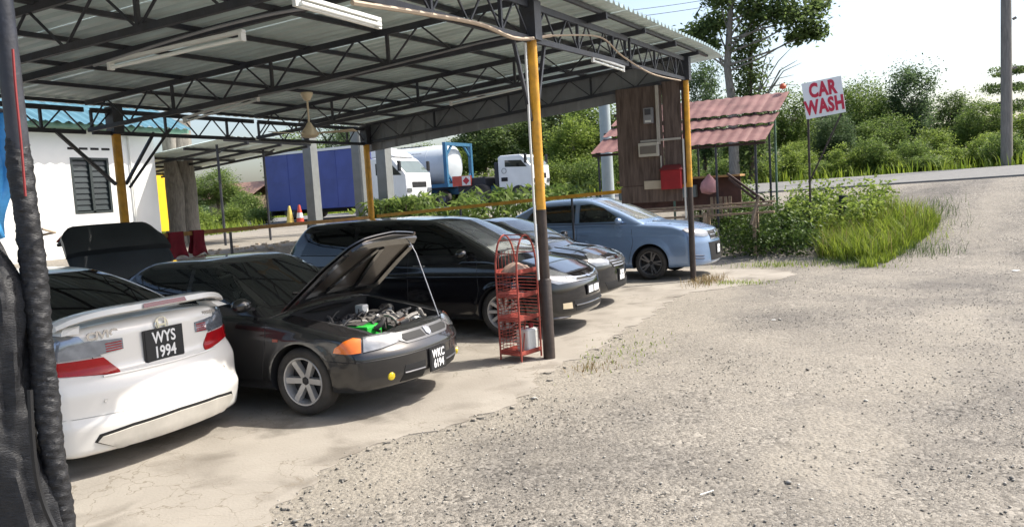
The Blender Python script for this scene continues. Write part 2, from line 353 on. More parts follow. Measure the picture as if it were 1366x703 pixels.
def slab():
    # ragged rim: subdivide the front outline and jitter it
    out = []
    n = len(SLAB)
    for i in range(n):
        p, q = Vector(SLAB[i]+(0,)), Vector(SLAB[(i+1) % n]+(0,)); k = max(1, int((q-p).length/.06)) if i > 1 and i < n-2 else 1
        for j in range(k):
            c = p.lerp(q, j/k)
            if k > 1 and (i+j) > 0: w_ = c.y*9; c = c+Vector((.045*math.sin(w_)+.03*math.sin(2.3*w_+1)+random.gauss(0, .003), random.gauss(0, .004), 0))
            out.append(c)
    mb = MB(); m = len(out)
    V = [(p.x, p.y, .004) for p in out]+[(p.x, p.y, -.08) for p in out]
    F = [tuple(range(m))]+[(i, m+i, m+(i+1) % m, (i+1) % m) for i in range(m)]
    mb.add(V, F); me = mb.mesh('concrete_slab', M_slab)
    bm = bmesh.new(); bm.from_mesh(me); bmesh.ops.recalc_face_normals(bm, faces=bm.faces); bmesh.ops.triangulate(bm, faces=[f for f in bm.faces if len(f.verts) > 4]); bm.to_mesh(me); bm.free()
    o = link('concrete_slab', me); tag(o, kind='structure')
    # broken chunks along the rim
    rim = [p for p in out if p.x > -.6 and -5.2 < p.y < 2]
    mbs = []
    for v in range(5):
        k = 7; c = MB(); rr = [random.uniform(.6, 1.) for _ in range(k)]
        top = [(rr[i]*math.cos(2*math.pi*i/k), .7*rr[i]*math.sin(2*math.pi*i/k), .5) for i in range(k)]; bot = [(x*1.08, y*1.08, -.5) for x, y, _ in top]
        c.add(top+bot, [tuple(range(k))]+[(i, k+i, k+(i+1) % k, (i+1) % k) for i in range(k)]); mbs.append(c.mesh('concrete_chunk', M_slab))
    for i in range(30):
        p = random.choice(rim); d = abs(random.gauss(0, .09)); s = random.uniform(.018, .06)*(1-.3*min(d/.2, 1))
        o2 = link('concrete_chunk', mbs[i % 5], o); o2.location = (p.x+.04+d, p.y-.25*d+random.gauss(0, .05), .006); o2.scale = (s, s, .012); o2.rotation_euler = (random.gauss(0, .06), random.gauss(0, .06), random.uniform(0, 6.28))
slab()

def road():
    bs = np.array([-300, -24.01, 12.01, 300.]); bs = np.concatenate([[-300, -100], np.arange(-60, 41, 1.), [100, 300]])
    mb = MB(); V = []; F = []
    for i, b in enumerate(bs):
        j = .07*math.sin(b*2.3)+.05*math.sin(b*5.1+1)+random.uniform(-.05, .05)
        z0, z1, z2 = tz(b, 16.6), tz(b, 20.2), tz(b, 24)
        V += [(b, 16.6+j, z0-.05), (b, 16.62+j, z0+.05), (b, 20.2, z1+.05), (b, 24+.5*j, z2+.03), (b, 24.05+.5*j, z2-.05)]
    for i in range(len(bs)-1):
        for k in range(4): F.append((i*5+k, (i+1)*5+k, (i+1)*5+k+1, i*5+k+1))
    mb.add(V, F); o = mb.build('road', M_road, None, True, 20)
    bm = bmesh.new(); bm.from_mesh(o.data); bmesh.ops.recalc_face_normals(bm, faces=bm.faces); bm.to_mesh(o.data); bm.free()
    tag(o, kind='structure')
road()

def stones():
    n = 85000
    # density higher near the camera
    r = 1.2+18*RNG.random(n)**1.25; az = RNG.uniform(-.72, .72, n)
    f2 = Vector((FWD.x, FWD.y)).normalized(); ang0 = math.atan2(f2.y, f2.x)
    x = CAM.x+r*np.cos(ang0+az); y = CAM.y+r*np.sin(ang0+az)
    ins = in_poly(x, y, SLAB); edge = in_poly(x+.10*RNG.random(n), y-.04, SLAB); ok = (~ins | (~edge)) & (x > -.8) & (y < 16)
    cl = np.sin(x*1.3+np.sin(y*.9)*2)*np.cos(y*1.1-x*.4)+RNG.normal(0, .6, n)
    ok &= (cl > -.1) & ((x > 1.6) | (y < -1.5) | (RNG.random(n) < .25))
    x, y = x[ok], y[ok]; n = len(x)
    s = .0036+.009*RNG.random(n)**3.; big = RNG.random(n) < .005; s[big] *= 2.2
    base = np.array([(1, 0, 0), (0, 1, 0), (-1, 0, 0), (0, -1, 0), (0, 0, .75), (0, 0, -.6)], float)
    tri = np.array([(0, 1, 4), (1, 2, 4), (2, 3, 4), (3, 0, 4), (1, 0, 5), (2, 1, 5), (3, 2, 5), (0, 3, 5)])
    jit = 1+RNG.uniform(-.35, .35, (n, 6, 3)); th = RNG.uniform(0, 6.28, n)
    P = base[None]*jit*s[:, None, None]*np.array([1.3, .9, .8])
    tilt = RNG.normal(0, .25, n); P[:, :, 2] += P[:, :, 0]*tilt[:, None]
    c, sn = np.cos(th)[:, None], np.sin(th)[:, None]; X = P[:, :, 0]*c-P[:, :, 1]*sn; Y = P[:, :, 0]*sn+P[:, :, 1]*c
    P = np.stack([X+x[:, None], Y+y[:, None], P[:, :, 2]+(terrain(x, y)+.3*s)[:, None]], -1)
    F = (tri[None]+(np.arange(n)*6)[:, None, None]).reshape(-1, 3)
    me = np_mesh('gravel_stones', P.reshape(-1, 3), F, mat('gravel_stone', (.10, .094, .083), .9, 0, .2, 8, col2=(.42, .395, .35), island=True))
    tag(link('gravel', me), 'loose grey gravel stones scattered over the yard', 'gravel', None, 'stuff')
stones()
# ---------------------------------------------------------------- the car wash shed
REAR = -7.3
def zc(b, a): t = np.clip(-b/7.3, -.2, 1.2); return (1-t)*(3.49+.041*a)+t*(3.14+.004*a)      # underside of trusses
def zt(b, a): return zc(b, a)+.40
def zroof(b, a): return zt(b, a)+.14
shed = thing('car_wash_shed', 'open steel car wash shed with zinc roof on yellow and black posts', 'shed')
def shed_post(x, y, top, r, split, sleeve=0):
    mb = MB().tube([(x, y, -.05), (x, y, split)], r, 14); p = mb.build('post', M_brownpost, shed, True)
    MB().tube([(x, y, split), (x, y, top)], r-.002, 14).build('yellow_section', M_yellow, p, True)
    if sleeve: MB().tube([(x, y, 0), (x, y, sleeve), (x, y, sleeve+.02)], [r+.012, r+.012, r], 14).build('sleeve', M_brownpost, p, True)
    MB().box((x-.09, y-.09, top-.005), (x+.09, y+.09, zt(x, y))).build('truss_bracket', M_steel_dark, p)
    return p
shed_post(0, 0, zc(0, 0)-.01, .056, 1.66, .88)
shed_post(0, 6.9, zc(0, 6.9)-.02, .056, 1.78)
shed_post(REAR, .45, zc(REAR, .45)-.01, .07, .6)
shed_post(REAR, 6.85, zc(REAR, 6.85)-.01, .07, .9)
pp = shed_post(0, -5.69, zc(0, -5.69)-.01, .044, 3.2); pp.data.materials[0] = M_steel_dark
# base of rear posts stand on the slab rim
def truss(p0, p1, npan, dz=.40, chord=.042, vert_every=2, ext0=0., ext1=0.):
    """p0, p1: ends of the underside; vertical truss with zigzag webs"""
    p0, p1 = Vector(p0), Vector(p1); up = Vector((0, 0, dz)); d = (p1-p0).normalized()
    t = MB().bar(p0+up-d*ext0, p1+up+d*ext1, chord, chord+.028).build('truss', M_steel_dark, shed)
    MB().bar(p0, p1, chord, chord+.018).build('bottom_chord', M_steel_dark, t)
    for i in range(npan):
        a = p0.lerp(p1, i/npan); m = p0.lerp(p1, (i+.5)/npan)+up; c = p0.lerp(p1, (i+1)/npan)
        MB().bar(a, m, .018).build('web', M_steel_dark, t); MB().bar(m, c, .018).build('web', M_steel_dark, t)
        if i % vert_every == 0: MB().bar(a, a+up, .035).build('web', M_steel_dark, t)
    return t
TR = (-6.9, -3.45, 0, 3.45, 6.9)
for a in TR: truss((-.05, a, zc(0, a)+.03), (REAR, a, zc(REAR, a)+.03), 8, ext0=.32)
for a in (-5.17, -1.72, 1.72, 5.17): MB().bar((.28, a, zt(.28, a)+.02), (REAR-.3, a, zt(REAR-.3, a)+.02), .05, .085).build('rafter', M_steel_dark, shed)
for i in range(4):
    a0, a1 = TR[i], TR[i+1]
    truss((0, a0+.06, zc(0, a0)), (0, a1-.06, zc(0, a1)), 5, dz=.36, vert_every=2)
    truss((REAR, a0+.06, zc(REAR, a0)), (REAR, a1-.06, zc(REAR, a1)), 5, dz=.33, vert_every=2)
for b in (.2, -.9, -2.0, -3.1, -4.2, -5.3, -6.4, -7.5):
    MB().bar((b, -7.3, zt(b, -7.3)+.075), (b, 7.9, zt(b, 7.9)+.075), .045, .05).build('purlin', M_steel_dark, shed)
# corrugated sheets, each a part
pitch, amp = .2, .032
for k in range(20):
    a0 = -7.5+.8*k; a1 = a0+.8+.02
    prof = []
    aa = a0
    ys = a0+np.sort(np.concatenate([np.arange(0, 4.2)[:, None]*.2+np.array([[.0, .023, .045, .1, .155, .177]])], 0).ravel()); ys = ys[ys <= a1+.001]
    bs = [.42, -2., -4.5, REAR-.55]
    V = []; F = []
    for b in bs:
        for y in ys:
            ph = abs((y/pitch) % 1.-.5)*2; tri = (np.clip((ph-.55)/.22, 0, 1))*.062-.03
            V.append((b, y, zroof(b, y)+tri+.002*(k % 2)+(-.06*sst(6.9, 8.6, y) if b > 0 else 0)))
    n = len(ys)
    for i in range(len(bs)-1):
        for j in range(n-1): F.append((i*n+j, i*n+j+1, (i+1)*n+j+1, (i+1)*n+j))
    MB().add(V, F).build('roof_sheet', M_roof, shed)
# gable cladding hanging on the far end truss, ribbed
V = []; F = []
bs = np.arange(REAR-.05, -.02, .05)
for i, b in enumerate(bs):
    off = .018 if (i//2) % 4 == 0 else 0
    V += [(b, 6.99+off, zc(b, 6.9)-.17), (b, 6.99+off, zt(b, 6.9)+.05)]
for i in range(len(bs)-1): F.append((2*i, 2*i+2, 2*i+3, 2*i+1))
MB().add(V, F).build('gable_sheet', M_clad, shed)
# knee braces
def brace(p, q, w=.03): MB().bar(p, q, w).build('brace', M_steel_dark, shed)
for (x, y, s) in ((0, 0, 1), (0, 0, -1)):
    brace((x-.03, y+.06*s, 2.62), (x-.75*0-.03, y+s*.42, zc(x, y+.42*s)+.02), .035)
brace((REAR, .36, 2.36), (REAR, -.55, 3.16), .045); brace((REAR, .54, 2.36), (REAR, 1.15, 3.18), .04); brace((REAR+.07, .54, 2.3), (REAR+.5, 1.05, 3.2), .04)
brace((0, -5.66, 2.95), (-.35, -5.2, 3.6), .045)
# pipe conduit on the middle front post
MB().tube([(-.02, -.13, .9), (-.02, -.14, 2.4), (-.02, -.13, 3.44)], .014, 8).build('conduit', M_white_plastic, shed, True)

# tube lights, each hangs under a truss
def tube_light(p, q, label, drop=.05, two=False):
    p, q = Vector(p), Vector(q); d = (q-p).normalized()
    t = thing('tube_light', label, 'light', (p+q)/2-Vector((0, 0, .03)), 0, 'fluorescent tube lights under the roof')
    o = (p+q)/2-Vector((0, 0, .03))
    MB().bar(p-o, q-o, .04, .025).build('batten', M_white_plastic, t)
    for s in ((-.028, .028) if two else (0,)):
        sd_ = Vector((-d.y, d.x, 0))*s
        MB().tube([p-o+d*.03+sd_-Vector((0, 0, drop)), q-o-d*.03+sd_-Vector((0, 0, drop))], .015, 10).build('tube', M_tube, t, True)
    for e in (p+d*.02, q-d*.02): MB().bar(e-o, e-o-Vector((0, 0, drop+.02)), .05, .03).build('lamp_holder', M_white_plastic, t)
def tl(px0, py0, px1, py1, a, label, two=False):
    p, q = on_a(px0, py0, a), on_a(px1, py1, a); tube_light(p, q, label, two=two)
tl(145, 83, 325, 42, -3.38, 'single tube light on truss above the white car with spoiler')
tl(245, 158, 345, 128, .07, 'single tube light beside the ceiling fan on its rear side')
tl(600, 136, 700, 113, 3.52, 'single tube light under the truss behind the middle yellow post')
p, q = on_b(392, -6, .02), on_b(506, 27, .02); tube_light(p, q, 'white double tube light batten fixed along the front truss', two=True)
p, q = on_b(790, 76, .0), on_b(832, 90, .0); tube_light(p-Vector((0, 0, .0)), q, 'short tube light on front truss nearest the plywood board')

# ceiling fan
fp = on_a(409, 124, -.02); fx, fy = fp.x, fp.y
ft = thing('ceiling_fan', 'cream ceiling fan hanging on a rod under the shed roof', 'fan', (fx, fy, fp.z-.5))
MB().lathe([(.0, .50), (.075, .50), (.078, .48), (.035, .40), (.0, .395)], 20).build('canopy', M_cream, ft, True)
MB().tube([(0, 0, .1), (0, 0, .42)], .012, 8).build('rod', M_cream, ft, True)
MB().lathe([(.0, .13), (.02, .13), (.05, .08), (.10, .02), (.11, -.03), (.07, -.06), (0, -.065)], 20).build('motor', M_cream, ft, True)
for k in range(3):
    b_ = MB().add([(.1, -.03, 0), (.58, -.065, .01), (.6, .05, -.012), (.1, .035, -.008), (.1, -.03, -.006), (.58, -.065, .004), (.6, .05, -.018), (.1, .035, -.014)], [(0, 1, 2, 3), (7, 6, 5, 4), (0, 4, 5, 1), (1, 5, 6, 2), (2, 6, 7, 3), (3, 7, 4, 0)]).build('blade', M_cream, ft); b_.rotation_euler = (0, 0, R(20+120*k))

# sagging cables under the front truss
def cable(name, pts, r, m, label, cat='cable', n=6, steps=8):
    P = [Vector(p) for p in pts]; out = []
    for i in range(len(P)-1):
        a = P[max(i-1, 0)]; b_ = P[i]; c = P[i+1]; d = P[min(i+2, len(P)-1)]
        for j in range(steps):
            t = j/steps; out.append(.5*((2*b_)+(-a+c)*t+(2*a-5*b_+4*c-d)*t*t+(-a+3*b_-3*c+d)*t**3))
    out.append(P[-1]); o0 = out[0].copy()
    o = MB().tube([p-o0 for p in out], r, n).build(name, m, None, True); o.location = o0
    return tag(o, label, cat)
cable('bundled_cable', [on_b(470, 4, .05), on_b(560, 18, .05), on_b(640, 33, .05), on_b(690, 52, .06), on_b(735, 48, .06)], .02, M_cable, 'thick pale cable bundle drooping along the front truss to middle post')
cable('pale_cable', [on_b(735, 48, .05), on_b(800, 50, .04), on_b(830, 75, .05), on_b(870, 99, .06), on_b(908, 108, .06)], .012, M_cable, 'thin pale cable sagging from middle post to the corner post')
cable('white_conduit_cable', [on_a(345, 128, -.05), on_a(430, 110, -.05), on_a(560, 78, -.05), on_a(640, 58, -.05), on_a(680, 50, -.05)], .012, mat('grey_conduit', (.25, .25, .26), .5), 'grey conduit running along the truss beside the ceiling fan')
cable('upper_conduit_cable', [on_a(125, 88, -3.4), on_a(250, 48, -3.4), on_a(350, 22, -3.4), on_a(420, 10, -3.4)], .012, mat('grey_conduit', (.25, .25, .26), .5), 'grey conduit running along the truss above the white car')

# plywood board with meter and mailbox, fixed to the corner post
bd = thing('meter_board', 'weathered brown plywood board with meter and red mailbox beside corner post', 'board', (-.7, 6.9, 1.53))
def bpart(name, b0, b1, z0, z1, d, m, par=None, dep=0):
    return MB().box((b0+.7, -.02-d-dep, z0-1.53), (b1+.7, -.02-dep, z1-1.53)).build(name, m, par or bd, bevel=.004)
s1 = bpart('plywood_sheet', -1.36, -.46, 1.86, 3.72, .015, M_ply); bpart('plywood_sheet', -.45, -.1, 1.84, 3.77, .015, M_ply)
bpart('plywood_sheet', -1.33, -.13, 1.53, 1.85, .018, M_ply)
bpart('batten', -1.3, -.1, 3.0-.03, 3.0+.03, .04, M_darktimber, dep=-.06)
mt = bpart('meter', -.80, -.62, 3.02, 3.31, .09, mat('grey_meter', (.26, .26, .27), .4), dep=.016); bpart('meter_window', -.77, -.65, 3.18, 3.29, .012, mat('meter_window', (.08, .08, .09), .15), mt, dep=.107); bpart('meter_label', -.77, -.65, 3.04, 3.08, .004, M_white_plastic, mt, dep=.107)
sb = bpart('switch_box', -.92, -.54, 2.40, 2.66, .10, mat('cream_switch_box', (.50, .47, .40), .5), dep=.016); bpart('box_window', -.89, -.57, 2.45, 2.60, .008, mat('box_window', (.16, .14, .12), .3), sb, dep=.118)
bpart('trunking', -.57, -.51, 2.62, 3.72, .04, mat('beige_trunking', (.45, .42, .37), .5), dep=.016)
bpart('trunking', -.90, -.12, 2.675, 2.715, .025, mat('beige_trunking', (.45, .42, .37), .5), dep=.017)
bpart('trunking', -.525, -.50, 1.95, 2.40, .025, mat('beige_trunking', (.45, .42, .37), .5), dep=.017)
bpart('trunking', -.09, -.06, 1.2, 2.68, .03, M_white_plastic, dep=.02)
mb_ = bpart('mailbox', -.50, -.12, 1.76, 2.12, .14, M_mail, dep=.019)
V = [(-.53, 0, 2.121), (-.09, 0, 2.121), (-.09, -.16, 2.121), (-.53, -.16, 2.121), (-.47, 0, 2.22), (-.15, 0, 2.22)]
MB().add([(x+.7, y-.04, z-1.53) for x, y, z in V], [(0, 3, 2, 1), (3, 2, 5, 4), (0, 1, 5, 4), (0, 4, 3), (1, 2, 5)]).build('mailbox_roof', mat('dark_red_roof', (.14, .02, .02), .5), mb_)
bpart('label_plate', -.86, -.52, 1.78, 1.94, .02, mat('beige_label', (.48, .42, .33), .6), dep=.02)
MB().box((.62, -.05, .35+.0), (.66, .03, 2.3)).build('hanger', M_darktimber, bd)

# yellow guard rail along the back and the far side
rail = thing('guard_rail', 'yellow painted steel rail on thin dark posts round the shed', 'rail', (0, 0, 0))
def rl(p, q, m=M_yellow): MB().bar(p, q, .05, .07).build('rail_bar', m, rail)
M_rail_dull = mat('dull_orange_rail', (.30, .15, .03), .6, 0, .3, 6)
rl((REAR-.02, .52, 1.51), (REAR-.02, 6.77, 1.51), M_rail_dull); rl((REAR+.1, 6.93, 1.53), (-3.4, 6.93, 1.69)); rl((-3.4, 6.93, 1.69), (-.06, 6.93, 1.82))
for (x, y, zt_, zb_) in ((REAR-.02, 2.6, 1.5, -.03), (REAR-.02, 4.7, 1.5, -.03), (-2.4, 6.93, 1.74, -.03), (-5., 6.93, 1.62, -.03)):
    MB().bar((x, y, zb_), (x, y, zt_-.03), .035).build('rail_post', M_steel_dark, rail)
# red cloths over the rail
def cloth(y0, y1, zt_, zb_, x, label):
    V = []; F = []; n = 9; m = 7
    for i in range(m):
        t = i/(m-1)
        for j in range(n):
            u = j/(n-1); V.append((x+.035+.025*math.sin(u*9+y0*5)*t, y0+(y1-y0)*u+.03*math.sin(t*5+u*3)*t-(.5-u)*.06*t, zt_-(zt_-zb_)*t-.03*math.sin(u*7)*t))
    k = len(V); V += [(2*x-px+.0, py, pz+.10*(zt_-pz)) for px, py, pz in V]
    for s in (0, k):
        for i in range(m-1):
            for j in range(n-1): F.append((s+i*n+j, s+i*n+j+1, s+(i+1)*n+j+1, s+(i+1)*n+j))
    for j in range(n-1): F.append((j, j+1, k+j+1, k+j))
    o0 = Vector((x, (y0+y1)/2, zb_)); o = MB().add([Vector(p)-o0 for p in V], F).build('red_cloth', M_red_cloth, None, True, 60); o.location = o0
    so_ = o.modifiers.new('thick', 'SOLIDIFY'); so_.thickness = .006
    tag(o, label, 'cloth')
cloth(1.22, 1.53, 1.555, 1.13, REAR-.02, 'wide dark red cloth with ragged hem hung over the rear rail')
cloth(1.72, 1.97, 1.555, 1.14, REAR-.02, 'narrow dark red cloth hung over the rear rail beside another')

# ---------------------------------------------------------------- wire rack by the middle post
def rack():
    t = thing('wire_rack', 'red wire display rack with three shelves beside the middle post', 'rack', (-.30, -.10, .018), R(-14))
    W2, D2, Hh = .175, .15, .98
    for sx in (-1, 1):
        for sy in (-1, 1):
            MB().tube([(sx*D2, sy*W2, 0), (sx*D2, sy*W2, Hh)], .011, 6).build('upright', M_red_paint, t, True)
    for sx in (-1, 1):
        pts = [(sx*D2, W2*math.cos(k*math.pi/12), Hh+.40*math.sin(k*math.pi/12)) for k in range(13)]
        MB().tube(pts, .011, 6).build('arch', M_red_paint, t, True)
    for k in range(1, 6):
        yy = W2*math.cos(k*math.pi/6); zz = Hh+.40*math.sin(k*math.pi/6)
        MB().tube([(-D2, yy, zz), (D2, yy, zz)], .006, 6).build('cross_wire', M_red_paint, t, True)
    for z in (.06, .44, .70, .96):
        s = MB().box((-D2, -W2, z), (D2, W2, z+.012)).build('shelf', M_red_paint, t)
        for sx in (-1, 1): MB().box((sx*D2-.006, -W2, z+.013), (sx*D2+.006, W2, z+.05)).build('shelf_lip', M_red_paint, s)
    w_ = MB().tube([(0, -.15, 0), (0, .15, 0)], .0035, 5).mesh('wire', M_red_paint, True)
    ws = MB().tube([(0, -.17, 0), (0, .17, 0)], .0035, 5).mesh('wire', M_red_paint, True)
    for k in range(24):       # both sides and the back of horizontal wires
        z = .1+k*.037
        for sy in (-1, 1):
            o = link('wire', w_, t); o.location = (0, sy*W2, z); o.rotation_euler = (0, 0, R(90))
        o = link('wire', ws, t); o.location = (-D2, 0, z)
    vw = MB().tube([(0, 0, .08), (0, 0, 1.2)], .0035, 5).mesh('wire', M_red_paint, True)
    for k in range(5):
        o = link('wire', vw, t); o.location = (-D2, -.12+.06*k, 0)
    MB().tube([(D2-.02, -.12, .08), (.05, .05, .44)], .008, 6).build('diagonal_brace', M_red_paint, t, True)
    c = thing('white_jerrycan', 'white plastic jerrycan on the lowest shelf of the red rack', 'jerrycan', (-.235, -.04, .091), R(-14))
    MB().box((-.09, -.1, 0), (.09, .1, .26)).build('body', M_white_plastic, c, bevel=.025); MB().lathe([(0, .26), (.028, .26), (.028, .31), (0, .312)], 12, c=(.03, .03, 0)).build('cap', M_mail, c, True)
    c = thing('folded_rags', 'crumpled pale rags on the top shelf of the red rack', 'rags', (-.30, -.09, .991), R(-14))
    V = []; F = []
    for i in range(7):
        for j in range(7):
            x, y = (i-3)*.04, (j-3)*.045; e = 1-max(abs(i-3), abs(j-3))/3
            V.append((x, y, (.02+.09*e**.5*random.uniform(.6, 1.1)) if e > 0 else 0))
    for i in range(6):
        for j in range(6): F.append((i*7+j, (i+1)*7+j, (i+1)*7+j+1, i*7+j+1))
    MB().add(V, F).build('rag_pile', mat('pale_rag', (.35, .25, .2), .9, 0, .4, 14), c, True, 70)
rack()

# ---------------------------------------------------------------- netted post at the left, hose, plank
def netpost():
    x, y = 0, -5.69
    n = 36; m = 230; V = []; F = []
    rs = np.random.default_rng(3); ph = rs.uniform(0, 6.28, 8)
    for i in range(m):
        z = .02+i/(m-1)*2.3
        for k in range(n):
            t = 2*math.pi*k/n
            r = .052+.003*math.sin(z*11+t*2+ph[0])+.002*math.sin(z*75-2*t+ph[1]+math.sin(z*9))+.004*math.sin(z*5+t+ph[2])+.0015*math.sin(z*150+3*t+2*math.sin(z*23))+rs.normal(0, .0012)
            if z > 2.1: r -= .018*(z-2.1)/.2
            V.append((r*math.cos(t)+.0, r*math.sin(t), z))
    for i in range(m-1):
        for k in range(n): F.append((i*n+k, i*n+(k+1) % n, (i+1)*n+(k+1) % n, (i+1)*n+k))
    o = MB().add(V, F).build('shade_net', M_net, None, True, 30); o.location = (x, y, 0)
    tag(o, 'black shade netting wrapped round the near front post', 'netting')
    MB().tube([(.1, 0, 1.82), (.06, .085, 1.80), (-.05, .09, 1.79)], .006, 6).build('tie', M_cable, o, True)
    # gathered bulk of net hanging beside the post
    V = []; F = []; n = 48; m = 120; sv = Vector((.9, .44, 0)); dv = Vector((-.44, .9, 0))
    for i in range(m):
        z = .03+i/(m-1)*1.74
        wdt = .20*(.86+.14*math.sin(z*3.1+.6))*(1-.75*max(0, (z-1.45)/.32)**2)
        for k in range(n):
            t = 2*math.pi*k/n; ff = 1+.08*math.sin(7*t+z*4)+.05*math.sin(13*t-z*9)+.012*math.sin(z*60+3*t)+rs.normal(0, .004)
            p = sv*(-.20+wdt*ff*math.cos(t)+.02*math.sin(z*5))+dv*(-.05+.11*ff*math.sin(t))
            V.append((p.x, p.y, z+.02*math.sin(5*t+z)))
    for i in range(m-1):
        for k in range(n): F.append((i*n+k, i*n+(k+1) % n, (i+1)*n+(k+1) % n, (i+1)*n+k))
    F.append(tuple(range((m-1)*n, m*n)))
    o = MB().add(V, F).build('gathered_net', M_net, None, True, 40); o.location = (x, y, 0)
    tag(o, 'gathered bundle of black netting bulging beside the wrapped near post', 'netting')
    cc = Vector((x, y, 0)); tc_ = (CAM-cc); tc_.z = 0; tc_.normalize()
    def face(px, py, off):      # point on the camera side of the post seen at a pixel
        d = pray(px, py); n = tc_; p0 = cc+n*off; return CAM+d*((p0-CAM).dot(n)/d.dot(n))
    cable('hanging_red_rope', [face(17, 66, .065), face(21, 120, .07), face(28, 190, .075), face(34, 262, .08)], .006, M_red_cord, 'red cord hanging down the net wrapped post', 'rope')
    cable('black_hose', [face(40, 520, .12), face(43, 580, .13), face(50, 640, .14), face(66, 690, .16), face(95, 735, .2), face(150, 770, .24)], .013, M_cord_black, 'black rubber hose hanging beside the wrapped post down to ground', 'hose')
    pl = MB().bar((-.05, -5.58, .02), (-.12, -5.78, 1.1), .07, .03).build('timber_plank', M_timber); tag(pl, 'pale timber plank leaning at the foot of the wrapped post', 'plank')
    bp_ = -.8; A_, B_, C_, D_ = on_b(-70, 135, bp_), on_b(14, 150, bp_), on_b(18, 312, bp_), on_b(-60, 335, bp_)
    o = thing('blue_tarpaulin', 'blue plastic tarpaulin hanging behind the gathered black netting', 'tarpaulin', (bp_, B_.y, 0)); oo = Vector((bp_, B_.y, 0))
    V = []; F = []
    for i in range(12):
        for j in range(10):
            t, u = i/11, j/9; p = D_.lerp(C_, u).lerp(A_.lerp(B_, u), t)-oo; V.append((p.x+.05*math.sin(u*11+t*3), p.y+.02*math.sin(t*9+u*4), p.z))
    for i in range(11):
        for j in range(9): F.append((i*10+j, i*10+j+1, (i+1)*10+j+1, (i+1)*10+j))
    s = MB().add(V, F).build('tarpaulin_sheet', M_blue_tarp, o, True, 60); s.modifiers.new('thick', 'SOLIDIFY').thickness = .004
    MB().tube([A_-oo, B_-oo], .012, 6).build('hanging_bar', M_steel_dark, o); q = A_.lerp(B_, .5)-oo; MB().tube([(q.x, q.y, .02), q], .02, 8).build('support_pole', M_steel_dark, o)
netpost()
# ---------------------------------------------------------------- cars
def smax(a, b, k):
    h = np.maximum(k-np.abs(a-b), 0); return np.maximum(a, b)+h*h/(4*k)
class Curve:
    """piecewise linear table, softened"""
    def __init__(s, pts, soft=.05):
        p = np.array(pts, float); s.x = np.linspace(p[:, 0].min()-.3, p[:, 0].max()+.3, 1200)
        o = np.argsort(p[:, 0]); y = np.interp(s.x, p[o, 0], p[o, 1]); st = s.x[1]-s.x[0]; k = max(1, int(soft/st))
        ker = np.ones(2*k+1)/(2*k+1)
        for _ in range(2): y = np.convolve(np.pad(y, k, mode='edge'), ker, 'valid')
        s.y = y
    def __call__(s, x): return np.interp(x, s.x, s.y)
def boxgrid(lo, hi, n):
    """quad grid on the surface of a box, welded"""
    V = []; F = []; key = {}
    def vid(i, j, k):
        q = (i, j, k)
        if q not in key: key[q] = len(V); V.append(q)
        return key[q]
    nx, ny, nz = n
    for k in (0, nz):
        for i in range(nx):
            for j in range(ny):
                q = [vid(i, j, k), vid(i+1, j, k), vid(i+1, j+1, k), vid(i, j+1, k)]; F.append(q if k else q[::-1])
    for j in (0, ny):
        for i in range(nx):
            for k in range(nz):
                q = [vid(i, j, k), vid(i+1, j, k), vid(i+1, j, k+1), vid(i, j, k+1)]; F.append(q if not j else q[::-1])
    for i in (0, nx):
        for j in range(ny):
            for k in range(nz):
                q = [vid(i, j, k), vid(i, j+1, k), vid(i, j+1, k+1), vid(i, j, k+1)]; F.append(q if i else q[::-1])
    V = np.array(V, float)/np.array(n); return np.array(lo)+V*(np.array(hi)-np.array(lo)), np.array(F)
def solve(f, V, ilo, ihi):
    S = np.clip(V, ilo, ihi); D = V-S; lo = np.zeros(len(V)); hi = np.ones(len(V))
    for _ in range(30):
        m = (lo+hi)/2; P = S+D*m[:, None]; ins = f(P[:, 0], P[:, 1], P[:, 2]) < 0
        lo = np.where(ins, m, lo); hi = np.where(ins, hi, m)
    return S+D*((lo+hi)/2)[:, None]

